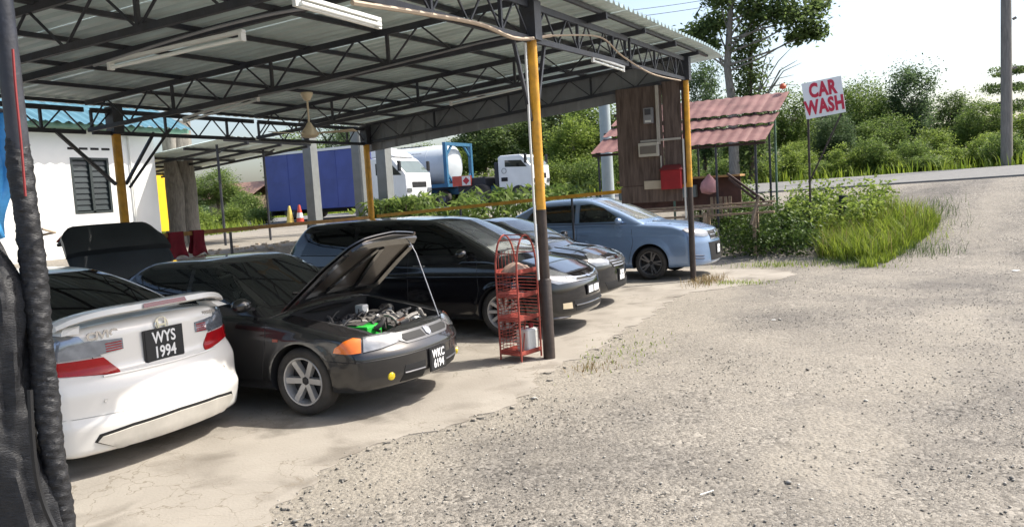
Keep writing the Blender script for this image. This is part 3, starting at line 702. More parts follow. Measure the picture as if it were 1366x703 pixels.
CARS = []
class Car:
    def __init__(s, name, label, loc, rz, sp, paint, tint=None):
        s.sp = sp; s.root = thing(name, label, 'car', loc, rz); s.paint = paint
        s.W = sp['W']; W = s.W; xf, xr = sp['xf'], sp['xr']
        zt_ = Curve(sp['top'], .05); fx = Curve([(z, -d) for z, d in sp['front']], .02); rx = Curve([(z, d) for z, d in sp['rear']], .02)
        side = Curve(sp.get('side', [(.1, -.10), (.2, -.05), (.27, -.015), (.42, 0), (.6, .0), (.78, -.012), (.9, -.035), (1.1, -.06)]), .03)
        planf, planr = sp.get('planf', .10), sp.get('planr', .08); bowf, bowr = sp.get('bowf', .26), sp.get('bowr', .20)
        zb = sp.get('zb', .19); ax = sp['ax']; rw = sp.get('rw', .34); crease = sp.get('crease')
        def lower(x, y, z):
            ay = np.abs(y)/W
            tf = np.clip((x-.6)/(xf-.6), 0, 1.1); tr = np.clip((-.6-x)/(-.6-xr), 0, 1.1)
            wv = W+side(z)-planf*tf**3-planr*tr**3
            for a_ in ax:
                d = np.hypot(x-a_, z-.31); wv = wv+.016*np.exp(-((d-rw-.015)/.045)**2)*(z > .15)
            if crease is not None:
                wv = wv+.010*np.exp(-((z-crease[0]-crease[1]*x)/.022)**2)*(np.abs(x) < 1.9)
            fs = np.abs(y)-wv
            ft_ = (z-(zt_(x)-.055*ay**2.2+sp.get('hoodcrease', 0)*np.exp(-((np.abs(y)-.42-.06*(x-1))/.05)**2)*(x > .8)))*.9
            ff = x-(xf+fx(z)-bowf*ay**2.6); fr = -x+(xr+rx(z)+bowr*ay**2.6)
            fb = zb+.04*np.clip(np.abs(x)-1.5, 0, 1)-z
            v = smax(fs, ft_, .075); v = smax(v, ff, .06); v = smax(v, fr, .07); return smax(v, fb, .05)
        V, F = boxgrid((xr-.05, -W-.06, zb-.06), (xf+.05, W+.06, max(p[1] for p in sp['top'])+.06), (130, 44, 26))
        V = solve(lower, V, (xr+.45, -W+.4, .47), (xf-.45, W-.4, .50))
        s.lowV, s.lowF = V, F; s.bv_low = BVHTree.FromPolygons([tuple(p) for p in V], [tuple(int(i) for i in q) for q in F])
        (wx0, wz0), (wx1, wz1) = sp['ws']; (rx0, rz0), (rx1, rz1) = sp['rg']; zr = sp['H']; cw0, cw1 = sp['cw']
        roofc = Curve(sp.get('roof', [(wx1, zr-.025), ((wx1+rx1)/2+.2, zr), (rx1, zr-.03)]), .25)
        zbase = min(wz0, rz0)-.05
        def cabin(x, y, z):
            ay = np.abs(y)/W
            wv = np.interp(z, [zbase, (zbase+zr)/2, zr], [cw0, (cw0+cw1)/2+.018, cw1])-.05*np.clip((x-wx1)/(wx0-wx1+1e-6), 0, 1.2)**2-sp.get('ctap', .05)*np.clip((rx1-x+.4)/(.4+rx1-rx0), 0, 1.2)**2
            fs = np.abs(y)-wv; ft_ = z-(roofc(x)-.045*ay**2)
            n = math.hypot(wx0-wx1, wz1-wz0); fw = ((x-wx0)*(wz1-wz0)+(z-wz0)*(wx0-wx1))/n+.13*ay**2*(wz1-wz0)/n*1.3-.018*np.sin(np.clip((z-wz0)/(wz1-wz0), 0, 1)*math.pi)
            n = math.hypot(rx0-rx1, rz1-rz0); fg = (-(x-rx0)*(rz1-rz0)+(z-rz0)*(rx1-rx0))/n+.10*ay**2-.018*np.sin(np.clip((z-rz0)/(rz1-rz0), 0, 1)*math.pi)
            v = smax(fs, ft_, .10); v = smax(v, fw, .07); v = smax(v, fg, .07); return smax(v, zbase-z, .02)
        V2, F2 = boxgrid((rx0-.1, -W, zbase-.05), (wx0+.1, W, zr+.06), (90, 36, 22))
        V2 = solve(cabin, V2, (rx1+.05, -.35, zbase+.12), (wx1-.05, .35, zbase+.16))
        s.cabV, s.cabF = V2, F2; s.bv_cab = BVHTree.FromPolygons([tuple(p) for p in V2], [tuple(int(i) for i in q) for q in F2])
        # lower body with wheel wells cut out
        me = np_mesh('body', V, F, paint, True); me.materials.append(M_well)
        s.body = link('body', me, s.root)
        cut = MB(); s.rw = rw; s.ax = ax
        for a_ in ax:
            for sgn in (-1, 1):
                y0, y1 = sorted((sgn*(W-.27), sgn*(W+.2)))
                cut.lathe([(0.0001, y0), (rw, y0), (rw, y1), (.0001, y1)], 40, 'y', (a_, 0, sp.get('rz', .31)))
        if 'bay' in sp:
            (x0, x1, yb, z0) = sp['bay']
            cut.add([(x0, -yb, z0), (x1, -yb*.93, z0), (x1, yb*.93, z0), (x0, yb, z0), (x0, -yb, 1.3), (x1, -yb*.93, 1.3), (x1, yb*.93, 1.3), (x0, yb, 1.3)], [(0, 3, 2, 1), (4, 5, 6, 7), (0, 1, 5, 4), (1, 2, 6, 5), (2, 3, 7, 6), (3, 0, 4, 7)])
        cme = cut.mesh('cut', M_well); bm = bmesh.new(); bm.from_mesh(cme); bmesh.ops.remove_doubles(bm, verts=bm.verts, dist=.0005); bmesh.ops.recalc_face_normals(bm, faces=bm.faces); bm.to_mesh(cme); bm.free()
        co = link('cut', cme, s.root)
        md = s.body.modifiers.new('b', 'BOOLEAN'); md.object = co; md.operation = 'DIFFERENCE'; md.solver = 'EXACT'
        dg = bpy.context.evaluated_depsgraph_get(); me2 = bpy.data.meshes.new_from_object(s.body.evaluated_get(dg)); s.body.modifiers.clear(); s.body.data = me2; me2.name = 'body'
        bpy.data.objects.remove(co)
        me2.materials.clear(); me2.materials.append(paint); me2.materials.append(M_well)
        nP = len(me2.polygons); ctr = np.zeros(nP*3); me2.polygons.foreach_get('center', ctr); ctr = ctr.reshape(-1, 3); mi = np.zeros(nP, np.int32)
        for a_ in ax: mi[np.hypot(ctr[:, 0]-a_, ctr[:, 2]-sp.get('rz', .31)) < rw*1.002] = 1
        if 'bay' in sp:
            x0, x1, yb, z0 = sp['bay']; mi[(ctr[:, 0] > x0-.002) & (ctr[:, 0] < x1+.002) & (np.abs(ctr[:, 1]) < yb+.002) & (ctr[:, 2] > z0-.002)] = 1
        me2.polygons.foreach_set('material_index', mi); smooth_me(me2, 40)
        s.cab = link('cabin', np_mesh('cabin', V2, F2, paint, True), s.root)
        VI, FI = boxgrid((rx0-.1, -W, zbase-.05), (wx0+.1, W, zr+.06), (44, 20, 12))
        VI = solve(lambda x, y, z: np.maximum(cabin(x, y, z)+.035, zbase+.02-z), VI, (rx1+.05, -.30, zbase+.12), (wx1-.05, .30, zbase+.16)); s.inner = (VI, FI)
        s.wins = []; s.zt = zt_; s.geo = (rx0, rx1, wx0, wx1, zbase, zr); CARS.append(s)
    def cast(s, view, u, z, cab=None):
        if view == 'T': o = Vector((u, z, 5)); d = Vector((0, 0, -1))
        else:
            a = R(view); d = -Vector((math.cos(a), math.sin(a), 0)); e1 = Vector((-math.sin(a), math.cos(a), 0)); o = -d*6+e1*u+Vector((0, 0, z))
        best = None
        for bv in ((s.bv_low, s.bv_cab) if cab is None else (s.bv_cab,) if cab else (s.bv_low,)):
            h = bv.ray_cast(o, d)
            if h[0] is not None and (best is None or h[3] < best[2]): best = (h[0], h[1], h[3])
        if best is None: return None
        n = best[1]; n = n if n.dot(d) < 0 else -n
        return best[0], n
    def patch(s, name, poly, view, m, off=.004, thick=.006, res=.05, parent=None, cab=None, mesh_only=False):
        """polygon in view coordinates draped on the body; returns an object"""
        if name in ('windscreen', 'rear_window', 'side_window'): s.wins.append((poly, view))
        P = []
        n = len(poly)
        for i in range(n):
            a, b = Vector(poly[i]), Vector(poly[(i+1) % n]); k = max(1, int((b-a).length/res))
            for j in range(k): P.append(a.lerp(b, j/k))
        nb = len(P); xs = [p[0] for p in P]; ys = [p[1] for p in P]
        gx, gy = np.meshgrid(np.arange(min(xs)+res/2, max(xs), res), np.arange(min(ys)+res/2, max(ys), res)); gx, gy = gx.ravel(), gy.ravel()
        ok = in_poly(gx, gy, [tuple(p) for p in P])
        pts = P+[Vector((float(a), float(b))) for a, b, c in zip(gx, gy, ok) if c and min((Vector((a, b))-q).length for q in P) > res*.35]
        vo, ed, fa, *_ = delaunay_2d_cdt([Vector(p[:2]) for p in pts], [(i, (i+1) % nb) for i in range(nb)], [], 1, 1e-5)
        hits = []; last = None
        for p in vo:
            h = s.cast(view, p[0], p[1], cab)
            hits.append(h)
        good = [h for h in hits if h]
        V = []; V2 = []
        for p, h in zip(vo, hits):
            if h is None:
                q = min(((Vector(vo[i])-Vector(p)).length, i) for i, hh in enumerate(hits) if hh)[1]; h = hits[q]
            V.append(h[0]+h[1]*off); V2.append(h[0]+h[1]*(off-thick))
        F = [tuple(f) for f in fa]; k = len(V)
        # orient outward
        if F:
            f = F[len(F)//2]; nn = (V[f[1]]-V[f[0]]).cross(V[f[2]]-V[f[0]])
            if nn.dot(V[f[0]]-V2[f[0]]) < 0: F = [q[::-1] for q in F]
        cnt = {}
        for q in F:
            for i in range(len(q)): e = (q[i], q[(i+1) % len(q)]); cnt[e] = 1
        rim = [(a, b) for (a, b) in cnt if (b, a) not in cnt]
        G = F+[tuple(i+k for i in q[::-1]) for q in F]+[(b, a, a+k, b+k) for a, b in rim]
        me = MB().add(V+V2, G).mesh(name, m, True, 40)
        if mesh_only: return me
        return link(name, me, parent or s.root)
    def seam(s, name, pts, view, m=None, r=.0035, off=0., parent=None, cab=None, step=.05):
        out = []
        for i in range(len(pts)-1):
            a, b = Vector(pts[i]), Vector(pts[i+1]); k = max(1, int((b-a).length/step))
            for j in range(k): out.append(a.lerp(b, j/k))
        out.append(Vector(pts[-1])); P = []
        for p in out:
            h = s.cast(view, p[0], p[1], cab)
            if h: P.append(h[0]+h[1]*off)
        if len(P) > 1: return MB().tube(P, r, 6).build(name, m or M_trim, parent or s.root, True)
    def finalize(s):
        rx0, rx1, wx0, wx1, zbase, zr = s.geo
        pr = MB(); xc = (rx1+wx1)/2
        for poly, view in s.wins:
            a = R(view); o_ = Vector((math.cos(a), math.sin(a), 0)); e1 = Vector((-math.sin(a), math.cos(a), 0)); c = Vector((sum(p[0] for p in poly)/len(poly), sum(p[1] for p in poly)/len(poly)))
            q = [c+(Vector(p)-c)*.965 for p in poly]; n = len(q); d0 = .33 if abs(abs(view)-90) < 1 else xc*(1 if view == 0 else -1); d1 = 3.
            V = [o_*d0+e1*p[0]+Vector((0, 0, p[1])) for p in q]+[o_*d1+e1*p[0]+Vector((0, 0, p[1])) for p in q]
            pr.add(V, [tuple(range(n))[::-1], tuple(range(n, 2*n))]+[(i, (i+1) % n, n+(i+1) % n, n+i) for i in range(n)])
        pm = pr.mesh('cut', M_trim); bm = bmesh.new(); bm.from_mesh(pm); bmesh.ops.recalc_face_normals(bm, faces=bm.faces); bm.to_mesh(pm); bm.free()
        c1 = link('cut', np_mesh('cut', s.inner[0], s.inner[1], M_trim), s.root); c2 = link('cut', pm, s.root)
        for k, ob in enumerate((c1, c2)):
            md = s.cab.modifiers.new('b', 'BOOLEAN'); md.object = ob; md.operation = 'DIFFERENCE'; md.solver = 'EXACT'; md.use_self = k == 1
        dg = bpy.context.evaluated_depsgraph_get(); me = bpy.data.meshes.new_from_object(s.cab.evaluated_get(dg)); s.cab.modifiers.clear(); s.cab.data = me; me.name = 'cabin'
        for ob in (c1, c2): bpy.data.objects.remove(ob)
        smooth_me(me, 40)
        # inside: dark floor, seats, wheel
        M_in = mat('dark_interior', (.02, .02, .022), .8, 0, .3, 6); M_seat = mat('grey_seat_fabric', (.07, .068, .066), .9, 0, .3, 9)
        zf = max(float(s.zt(xc)), float(s.zt(wx1)))+.012
        MB().box((rx0+.25, -.68, zf-.2), (wx0-.22, .68, zf)).build('interior_floor', M_in, s.root)
        MB().box((wx0-.42, -.62, zf+.001), (wx0-.24, .62, zf+.035)).build('dashboard', M_in, s.root, bevel=.01)
        def seat(x, y, w_, h=.22):
            V = [(x+.06, y-w_, zf), (x+.06, y+w_, zf), (x-.12, y+w_*.9, zf+h), (x-.12, y-w_*.9, zf+h)]; V += [(p[0]-.11, p[1], p[2]) for p in V]
            se = MB().add(V, [(0, 1, 2, 3), (7, 6, 5, 4), (0, 4, 5, 1), (1, 5, 6, 2), (2, 6, 7, 3), (3, 7, 4, 0)]).build('seat', M_seat, s.root, bevel=.03)
            return se
        hr = min(.22, zr-zf-.22)
        for y in (-.36, .36):
            se = seat(wx1-.62, y, .24, hr); MB().box((wx1-.87, y-.12, zf+hr+.01), (wx1-.77, y+.12, zf+hr+.14)).build('headrest', M_seat, se, bevel=.03)
        se = seat(max(rx1+.25, wx1-1.75), 0, .6, hr)
        for y in (-.36, .36): MB().box((max(rx1+.25, wx1-1.75)-.25, y-.11, zf+hr+.005), (max(rx1+.25, wx1-1.75)-.15, y+.11, zf+hr+.1)).build('headrest', M_seat, se, bevel=.03)
        ring = [(wx1+.12+.06*math.sin(t), -.36+.18*math.cos(t), zf+.05+.15*math.sin(t)) for t in np.linspace(-.3, math.pi+.3, 20)]
        MB().tube(ring, .014, 8).build('steering_wheel', M_in, s.root, True)
    def wheel(s, x, sgn, rt=.302, rr=.222, wd=.20, style='five', m=M_rim, inset=.015):
        W = s.W; y = sgn*(W-inset-wd/2)
        e = MB(); h = wd/2
        tp = [(rr-.01, -h*.8), (rr, -h*.92), (rr+.02, -h), (rt-.035, -h), (rt-.012, -h*.86), (rt, -h*.6), (rt, h*.6), (rt-.012, h*.86), (rt-.035, h), (rr+.02, h), (rr, h*.92), (rr-.01, h*.8)]
        wh = link('wheel', None, s.root); wh.location = (x, y, rt+.0); wh.empty_display_size = .1
        ty = MB().lathe(tp, 48, 'y').mesh('tyre', M_tyre, True, 40); o = link('tyre', ty, wh)
        # rim faces local -y for sgn -1
        mb = MB(); f = -h*.86 if False else 0
        oz = -sgn   # lathe axis y maps h -> -y
        def L(prof): mb.lathe([(r, d*oz) for r, d in prof], 40, 'y')
        L([(rr-.004, h*.85), (rr-.010, h*.93), (rr-.020, h*.90), (rr-.030, h*.55), (rr-.032, -h*.6)])
        
        n = {'six': 6, 'five': 5, 'ten': 10, 'split': 10}[style]
        for k in range(n):
            t = 2*math.pi*k/n+(.18 if style == 'split' and k % 2 else -.18 if style == 'split' else 0)
            if style == 'split': t = 2*math.pi*(k//2)/5+(.17 if k % 2 else -.17)
            w0, w1 = {'six': (.024, .026), 'five': (.026, .032), 'ten': (.015, .022), 'split': (.018, .016)}[style]
            ca, sa = math.cos(t), math.sin(t)
            def P(r, u, d): return (r*ca-u*sa, d*sgn, r*sa+u*ca)
            r0, r1 = .035, rr-.022; d0, d1 = h*.52, h*.78
            q = [P(r0, -w0, d0), P(r0, w0, d0), P(r1, w1, d1), P(r1, -w1, d1), P(r0, -w0*1.2, d0-.04), P(r0, w0*1.2, d0-.04), P(r1, w1*1.25, d1-.05), P(r1, -w1*1.25, d1-.05)]
            mb.add(q, [(0, 1, 2, 3), (0, 4, 5, 1), (1, 5, 6, 2), (2, 6, 7, 3), (3, 7, 4, 0)])
        rim = mb.build('rim', m, wh, True, 30)
        MB().lathe([(.001, (h*.60)*oz), (.028, (h*.59)*oz), (.034, h*.5*oz), (.06, h*.46*oz), (.062, h*.3*oz)], 20, 'y').build('hub', M_trim if style in ('six', 'split') else m, wh, True, 30)
        MB().lathe([(.001, -h*.05*oz), (rr-.035, -h*.06*oz)], 30, 'y').build('brake_disc', mat('brake_disc', (.03, .03, .032), .6, .3), wh)
    def bonnet_seam(s, x0, x1, y0, y1):
        for sg in (-1, 1): s.seam('bonnet_seam', [(x0, sg*y0), ((x0+x1)/2, sg*(y0*.45+y1*.55)), (x1-.06, sg*y1), (x1, sg*y1*.8)], 'T', M_trim, .0035, 0, cab=False)
        s.seam('bonnet_seam', [(x1, -y1*.8), (x1+.03, -y1*.4), (x1+.035, 0), (x1+.03, y1*.4), (x1, y1*.8)], 'T', M_trim, .0035, 0, cab=False)
    def plate(s, view, u, z, l1, l2, wdt=.30, hgt=.20, off=.02, size=.10, pitchdeg=0, frame=M_plate, one=False):
        h = s.cast(view, u, z); a = R(view)
        rt = link('number_plate', None, s.root)
        p = h[0]+h[1]*off; rt.location = p; rt.rotation_euler = (0, R(0), a)      # local +x outward
        rt.rotation_euler = Matrix.Rotation(a, 3, 'Z').to_euler()
        pl = MB().box((-.012, -wdt/2, -hgt/2), (0, wdt/2, hgt/2)).mesh('plate_base', frame); o = link('plate_base', pl, rt)
        MB().box((-.016, -wdt/2-.012, -hgt/2-.012), (-.004, wdt/2+.012, hgt/2+.012)).build('plate_frame', M_trim, rt)
        rot = Matrix(((0, 0, 1), (1, 0, 0), (0, 1, 0))).to_euler()
        if not isinstance(l1, str):      # too far off to read: pale worn blocks where the characters are
            for (u0, z0, u1, z1) in l1: MB().box((.0005, u0*wdt, z0*hgt), (.003, u1*wdt, z1*hgt)).build('faded_character', M_plate_txt, rt)
        elif l2:
            lettering(l1, size, M_plate_txt, rt, (.002, 0, hgt*.24), rot, .001, .82, .0025); lettering(l2, size, M_plate_txt, rt, (.002, 0, -hgt*.24), rot, .001, .82, .0025)
        else: lettering(l1, size, M_plate_txt, rt, (.002, 0, 0), rot, .001, .8, .004)
        return rt
    def side_windows(s, polys, glass, views=(-90, 90)):
        for v in views:
            sg = 1 if v == -90 else -1
            for p in polys:
                q = [(x*sg, z) for x, z in p]
                t = s.patch('side_window', q, v, glass, .004, .01, .06, cab=True)
    def mirror(s, x, y, z, sgn, m):
        V = []; 
        mb = MB(); c = Vector((x, sgn*(y+.09), z))
        pr = [(.0, -.085), (.05, -.075), (.068, -.02), (.070, .03), (.055, .05), (0., .052)]
        mb.lathe(pr, 14, 'x'); mb.v = [(c.x-px*.8, c.y+py*1.35, c.z+pz*.95) for px, py, pz in mb.v]
        mb.f = [q[::-1] for q in mb.f]
        o = mb.build('mirror', m, s.root, True, 60); MB().bar((x+.01, sgn*(y-.04), z-.05), (x+.01, sgn*(y+.06), z-.03), .04, .03).build('mirror_arm', M_trim, o)
    def handle(s, x, z, sgn, m):
        h = s.cast(-90 if sgn < 0 else 90, x*(1 if sgn < 0 else -1), z)
        p = h[0]; MB().bar(p+Vector((-.09, sgn*.018, 0)), p+Vector((.09, sgn*.018, 0)), .018, .028).build('door_handle', m, s.root, bevel=.008)

def glassmat(name, tint, film_sheen=0.):
    m = bpy.data.materials.new(name); m.use_nodes = True; t = m.node_tree; N = t.nodes; N.clear(); o = N.new('ShaderNodeOutputMaterial')
    tr = N.new('ShaderNodeBsdfTransparent'); tr.inputs[0].default_value = (*tint, 1); gl = N.new('ShaderNodeBsdfGlossy'); gl.inputs['Roughness'].default_value = .02; gl.inputs[0].default_value = (.95, .97, 1, 1)
    di = N.new('ShaderNodeBsdfDiffuse'); di.inputs[0].default_value = (.42, .44, .42, 1)
    nz = N.new('ShaderNodeTexNoise'); nz.inputs['Scale'].default_value = 3; nz.inputs['Detail'].default_value = 6; tc = N.new('ShaderNodeTexCoord'); t.links.new(tc.outputs['Object'], nz.inputs['Vector'])
    mr = N.new('ShaderNodeMapRange'); mr.inputs[1].default_value = .3; mr.inputs[2].default_value = .7; mr.inputs[3].default_value = film_sheen*.5; mr.inputs[4].default_value = film_sheen*1.3; t.links.new(nz.outputs['Fac'], mr.inputs[0])
    m0 = N.new('ShaderNodeMixShader'); t.links.new(mr.outputs[0], m0.inputs[0]); t.links.new(tr.outputs[0], m0.inputs[1]); t.links.new(di.outputs[0], m0.inputs[2])
    fr = N.new('ShaderNodeFresnel'); fr.inputs[0].default_value = 1.55; m1 = N.new('ShaderNodeMixShader'); t.links.new(fr.outputs[0], m1.inputs[0]); t.links.new(m0.outputs[0], m1.inputs[1]); t.links.new(gl.outputs[0], m1.inputs[2]); t.links.new(m1.outputs[0], o.inputs[0])
    MATS[name] = m; return m
GLASS = glassmat('tinted_glass', (.10, .11, .11), .012)
GLASS_L = glassmat('windscreen_glass', (.38, .42, .40), .04)
GLASS_P = glassmat('sky_sheen_windscreen_glass', (.55, .60, .58), .42)  # heavy diffuse layer paints the pale sky reflection into the glass
GLASS_M = glassmat('side_glass', (.45, .48, .47), .04)

def inset(p, d):
    c = Vector((sum(q[0] for q in p)/len(p), sum(q[1] for q in p)/len(p))); return [tuple(c+(Vector(q)-c)*(1+d)) for q in p]

# ---- charcoal saloon with open bonnet
P_char = mat('charcoal_car_paint', (.013, .013, .014), .25, .0, .12, 3, coat=1, dust=.012, spec=.4)
def charcoal_saloon():
    sp = dict(W=.845, xf=2.12, xr=-2.31, ax=(1.25, -1.25), H=1.385, rw=.335, zb=.20,
              top=[(2.12, .64), (1.99, .70), (1.5, .80), (.95, .885), (.5, .92), (-1.3, .93), (-1.6, .95), (-2.1, .94), (-2.31, .88)],
              front=[(.15, .13), (.24, .04), (.32, 0), (.50, .0), (.545, .012), (.56, .04), (.66, .10), (.72, .16), (.85, .5)],
              rear=[(.15, .15), (.27, .04), (.4, 0), (.56, .0), (.62, .05), (.8, .07), (.95, .12)],
              ws=((.93, .87), (.06, 1.34)), rg=((-1.72, .90), (-1.0, 1.33)), cw=(.80, .575), bowf=.30, planf=.06, bay=(.94, 1.90, .60, .42), crease=(.66, .01))
    c = Car('charcoal_saloon', 'charcoal saloon with bonnet propped open and orange corner lamp', (-2.44, -1.85, .018), 0, sp, P_char)
    for sg in (-1, 1):
        c.wheel(1.25, sg, .302, .222, .2, 'six'); c.wheel(-1.25, sg, .302, .222, .2, 'six')
    c.patch('windscreen', [(-.60, .93), (.60, .93), (.50, 1.31), (-.50, 1.31)], 0, GLASS_L, cab=True, res=.08)
    c.patch('rear_window', [(-.58, .97), (.58, .97), (.48, 1.29), (-.48, 1.29)], 180, GLASS, cab=True, res=.08)
    c.side_windows([[(.72, .935), (-.12, .945), (-.14, 1.29), (.06, 1.295), (.2, 1.25)], [(-.19, .945), (-1.02, .96), (-.86, 1.28), (-.20, 1.29)]], GLASS_M)
    for v, sg in ((-90, 1), (90, -1)):
        f = c.seam('door_seam', [(q[0]*sg, q[1]) for q in [(.86, .9), (.88, .7), (.80, .3)]], v); c.seam('door_seam', [(q[0]*sg, q[1]) for q in [(-.17, .92), (-.19, .3)]], v); c.seam('door_seam', [(q[0]*sg, q[1]) for q in [(-1.08, .92), (-1.0, .6), (-.93, .5)]], v)
        c.handle(-.05, .78, -sg, P_char); c.handle(-.92, .80, -sg, P_char)
    c.mirror(.66, .78, .98, -1, P_char); c.mirror(.66, .78, .98, 1, P_char)
    # lamps: amber corner lamp wraps round, clear head lamp at the front
    for sg in (-1, 1):
        v = sg*48
        def mir(p): return [(u*-sg, z) for u, z in p]
        # coordinates for the right side (sg=-1, view -48): u grows towards the front centre
        am = [(.655, .575), (.78, .562), (.875, .565), (.885, .672), (.82, .685), (.74, .665), (.67, .615)]
        hl = [(.895, .565), (1.05, .575), (1.20, .60), (1.25, .63), (1.22, .665), (1.10, .69), (.905, .680)]
        c.patch('corner_lamp', mir(am), v, M_amber, .012, .03, .03)
        c.patch('head_lamp', mir(hl), v, M_head_lamp, .012, .03, .03)
    c.patch('grille_surround', [(-.33, .575), (.33, .575), (.40, .61), (.37, .672), (-.37, .672), (-.40, .61)], 0, mat('grey_grille_plastic', (.12, .12, .125), .35), .006, .02, .04)
    for sg in (-1, 1): c.patch('grille', [(sg*.055, .595), (sg*.33, .595), (sg*.36, .62), (sg*.33, .652), (sg*.08, .652)], 0, M_matte, .011, .012, .04)
    c.patch('badge', [(-.035, .612), (0, .592), (.035, .612), (.035, .662), (-.035, .662)], 0, M_chrome, .018, .01, .02)
    # bumper details
    for sg in (-1, 1):
        c.patch('air_intake', [(sg*.17, .25), (sg*.46, .26), (sg*.42, .40), (sg*.17, .40)], 0, M_matte, .004, .01, .03)
        c.seam('intake_bar', [(sg*.18, .33), (sg*.43, .335)], 0, M_rim_grey, .008, .006)
        h = c.cast(0, sg*.56, .33); mbm = MB().lathe([(.001, .016), (.028, .012), (.036, 0), (.036, -.03)], 20, 'x'); o = mbm.build('fog_lamp', M_fog, c.root, True); o.location = h[0]+Vector((.0, 0, 0)); o.rotation_euler = (0, 0, sg*R(28))
    for v, sg in ((-90, 1), (90, -1)): c.seam('bumper_seam', [(1.58*sg, .50), (1.75*sg, .49), (1.88*sg, .49)], v, M_trim, .004)
    c.seam('bumper_seam', [(-.8, .49), (-.4, .49), (0, .49), (.4, .49), (.8, .49)], 0, M_trim, .004)
    c.plate(0, .02, .375, 'WKC', '6194', .25, .19, .02, .105)
    for v, sg in ((-90, 1), (90, -1)): c.patch('side_repeater', [(.84*sg+.13*sg, .655), (.90*sg+.13*sg, .655), (.90*sg+.13*sg, .68), (.84*sg+.13*sg, .68)], v, mat('faded_amber', (.35, .08, .05), .3), .006, .01, .03)
    # bonnet: the panel lifted on its rear hinge
    poly = [(.90, -.66), (1.5, -.61), (1.80, -.53), (1.90, -.42), (1.95, 0), (1.90, .42), (1.80, .53), (1.5, .61), (.90, .66)]
    hx, hz = .895, .89
    me = c.patch('bonnet', poly, 'T', P_char, .004, .012, .06, cab=False, mesh_only=True)
    bo = link('bonnet', me, c.root); me.transform(Matrix.Translation((-hx, 0, -hz))); bo.location = (hx, 0, hz+.02); bo.rotation_euler = (0, R(-47), 0)
    M_under = mat('bonnet_underside', (.055, .045, .040), .28, .3, .3, 4, coat=.3, dust=.15)
    def under(name, p, off, m, th=.012):
        q = c.patch(name, p, 'T', m, off, th, .06, cab=False, mesh_only=True); q.transform(Matrix.Translation((-hx, 0, -hz))); return link(name, q, bo)
    under('inner_panel', inset(poly, -.05), -.022, M_under, .006)
    for p in ([(1.03, -.6), (1.10, -.6), (1.10, .6), (1.03, .6)], [(1.78, -.50), (1.88, -.44), (1.88, .44), (1.78, .50)], [(1.1, -.62), (1.72, -.56), (1.72, -.48), (1.1, -.54)], [(1.1, .62), (1.72, .56), (1.72, .48), (1.1, .54)],
              [(1.1, -.22), (1.15, -.24), (1.74, -.06), (1.72, .0)], [(1.1, .22), (1.15, .24), (1.74, .06), (1.72, .0)]): under('rib', p, -.028, P_char, .022)
    tip = Vector((hx, 0, hz+.02))+Matrix.Rotation(R(-47), 3, 'Y') @ (Vector((1.80, .40, .72))-Vector((hx, 0, hz)))
    MB().tube([tip, tip.lerp(Vector((1.92, .44, .66)), .18)+Vector((.03, 0, 0)), (1.92, .44, .66)], .006, 8).build('prop_rod', mat('steel_rod', (.35, .35, .36), .35, .6), c.root, True)
    # engine bay
    rg = random.Random(5)
    M_al = mat('dull_aluminium', (.20, .195, .19), .5, .6, .3, 20, dust=.4); M_eb = mat('engine_black', (.02, .02, .022), .5, 0, .4, 20, dust=.25); M_grn = mat('green_battery', (.03, .42, .05), .4); M_rust = mat('rusty_steel', (.14, .07, .045), .8, .2, .4, 20)
    def eng(name, lo, hi, m, bev=.012): return MB().box(lo, hi).build(name, m, c.root, bevel=bev)
    eng('engine_block', (1.2, -.22, .42), (1.58, .32, .66), M_eb); eng('cam_cover', (1.25, -.18, .66), (1.48, .30, .725), M_al, .02)
    eng('battery', (1.46, -.46, .43), (1.72, -.24, .735), M_grn); eng('battery_top', (1.47, -.45, .736), (1.60, -.25, .75), M_eb, .004)
    eng('air_box', (1.12, -.52, .45), (1.40, -.28, .70), M_eb, .03); eng('radiator', (1.76, -.45, .43), (1.82, .45, .66), M_eb, .004)
    eng('radiator_support', (1.81, -.56, .64), (1.865, .56, .672), M_rim_grey, .006)
    eng('washer_bottle', (1.5, .38, .45), (1.68, .54, .69), M_white_plastic, .02); eng('fuse_box', (1.08, .36, .6), (1.3, .5, .74), M_eb, .012)
    eng('heat_shield', (1.56, -.12, .5), (1.66, .26, .64), M_rust, .01); eng('brake_reservoir', (1.02, .28, .72), (1.12, .38, .81), M_white_plastic, .012)
    eng('intake_manifold', (1.02, -.12, .62), (1.2, .26, .70), M_al, .03)
    for sg in (-1, 1): MB().lathe([(.001, .79), (.05, .79), (.085, .76), (.10, .70), (.10, .5)], 20, c=(1.22, sg*.545, 0)).build('strut_tower', P_char, c.root, True)
    for i in range(44):
        x, y = rg.uniform(1.02, 1.80), rg.uniform(-.5, .5); z = rg.uniform(.68, .755); l = rg.uniform(.1, .3); an = rg.uniform(0, 6.28)
        pts = [Vector((x+math.cos(an)*l*t*.8, y+math.sin(an)*l*t+.05*math.sin(t*3), z+.05*math.sin(t*math.pi)-.02*t)) for t in np.linspace(-.5, .5, 6)]
        pts = [Vector((min(max(p.x, 1.02), 1.79), min(max(p.y, -.55), .55), p.z)) for p in pts]
        MB().tube(pts, rg.choice([.007, .01, .014, .022]), 8).build('engine_hose', rg.choice([M_eb, M_eb, M_al, M_trim, M_eb]), c.root, True)
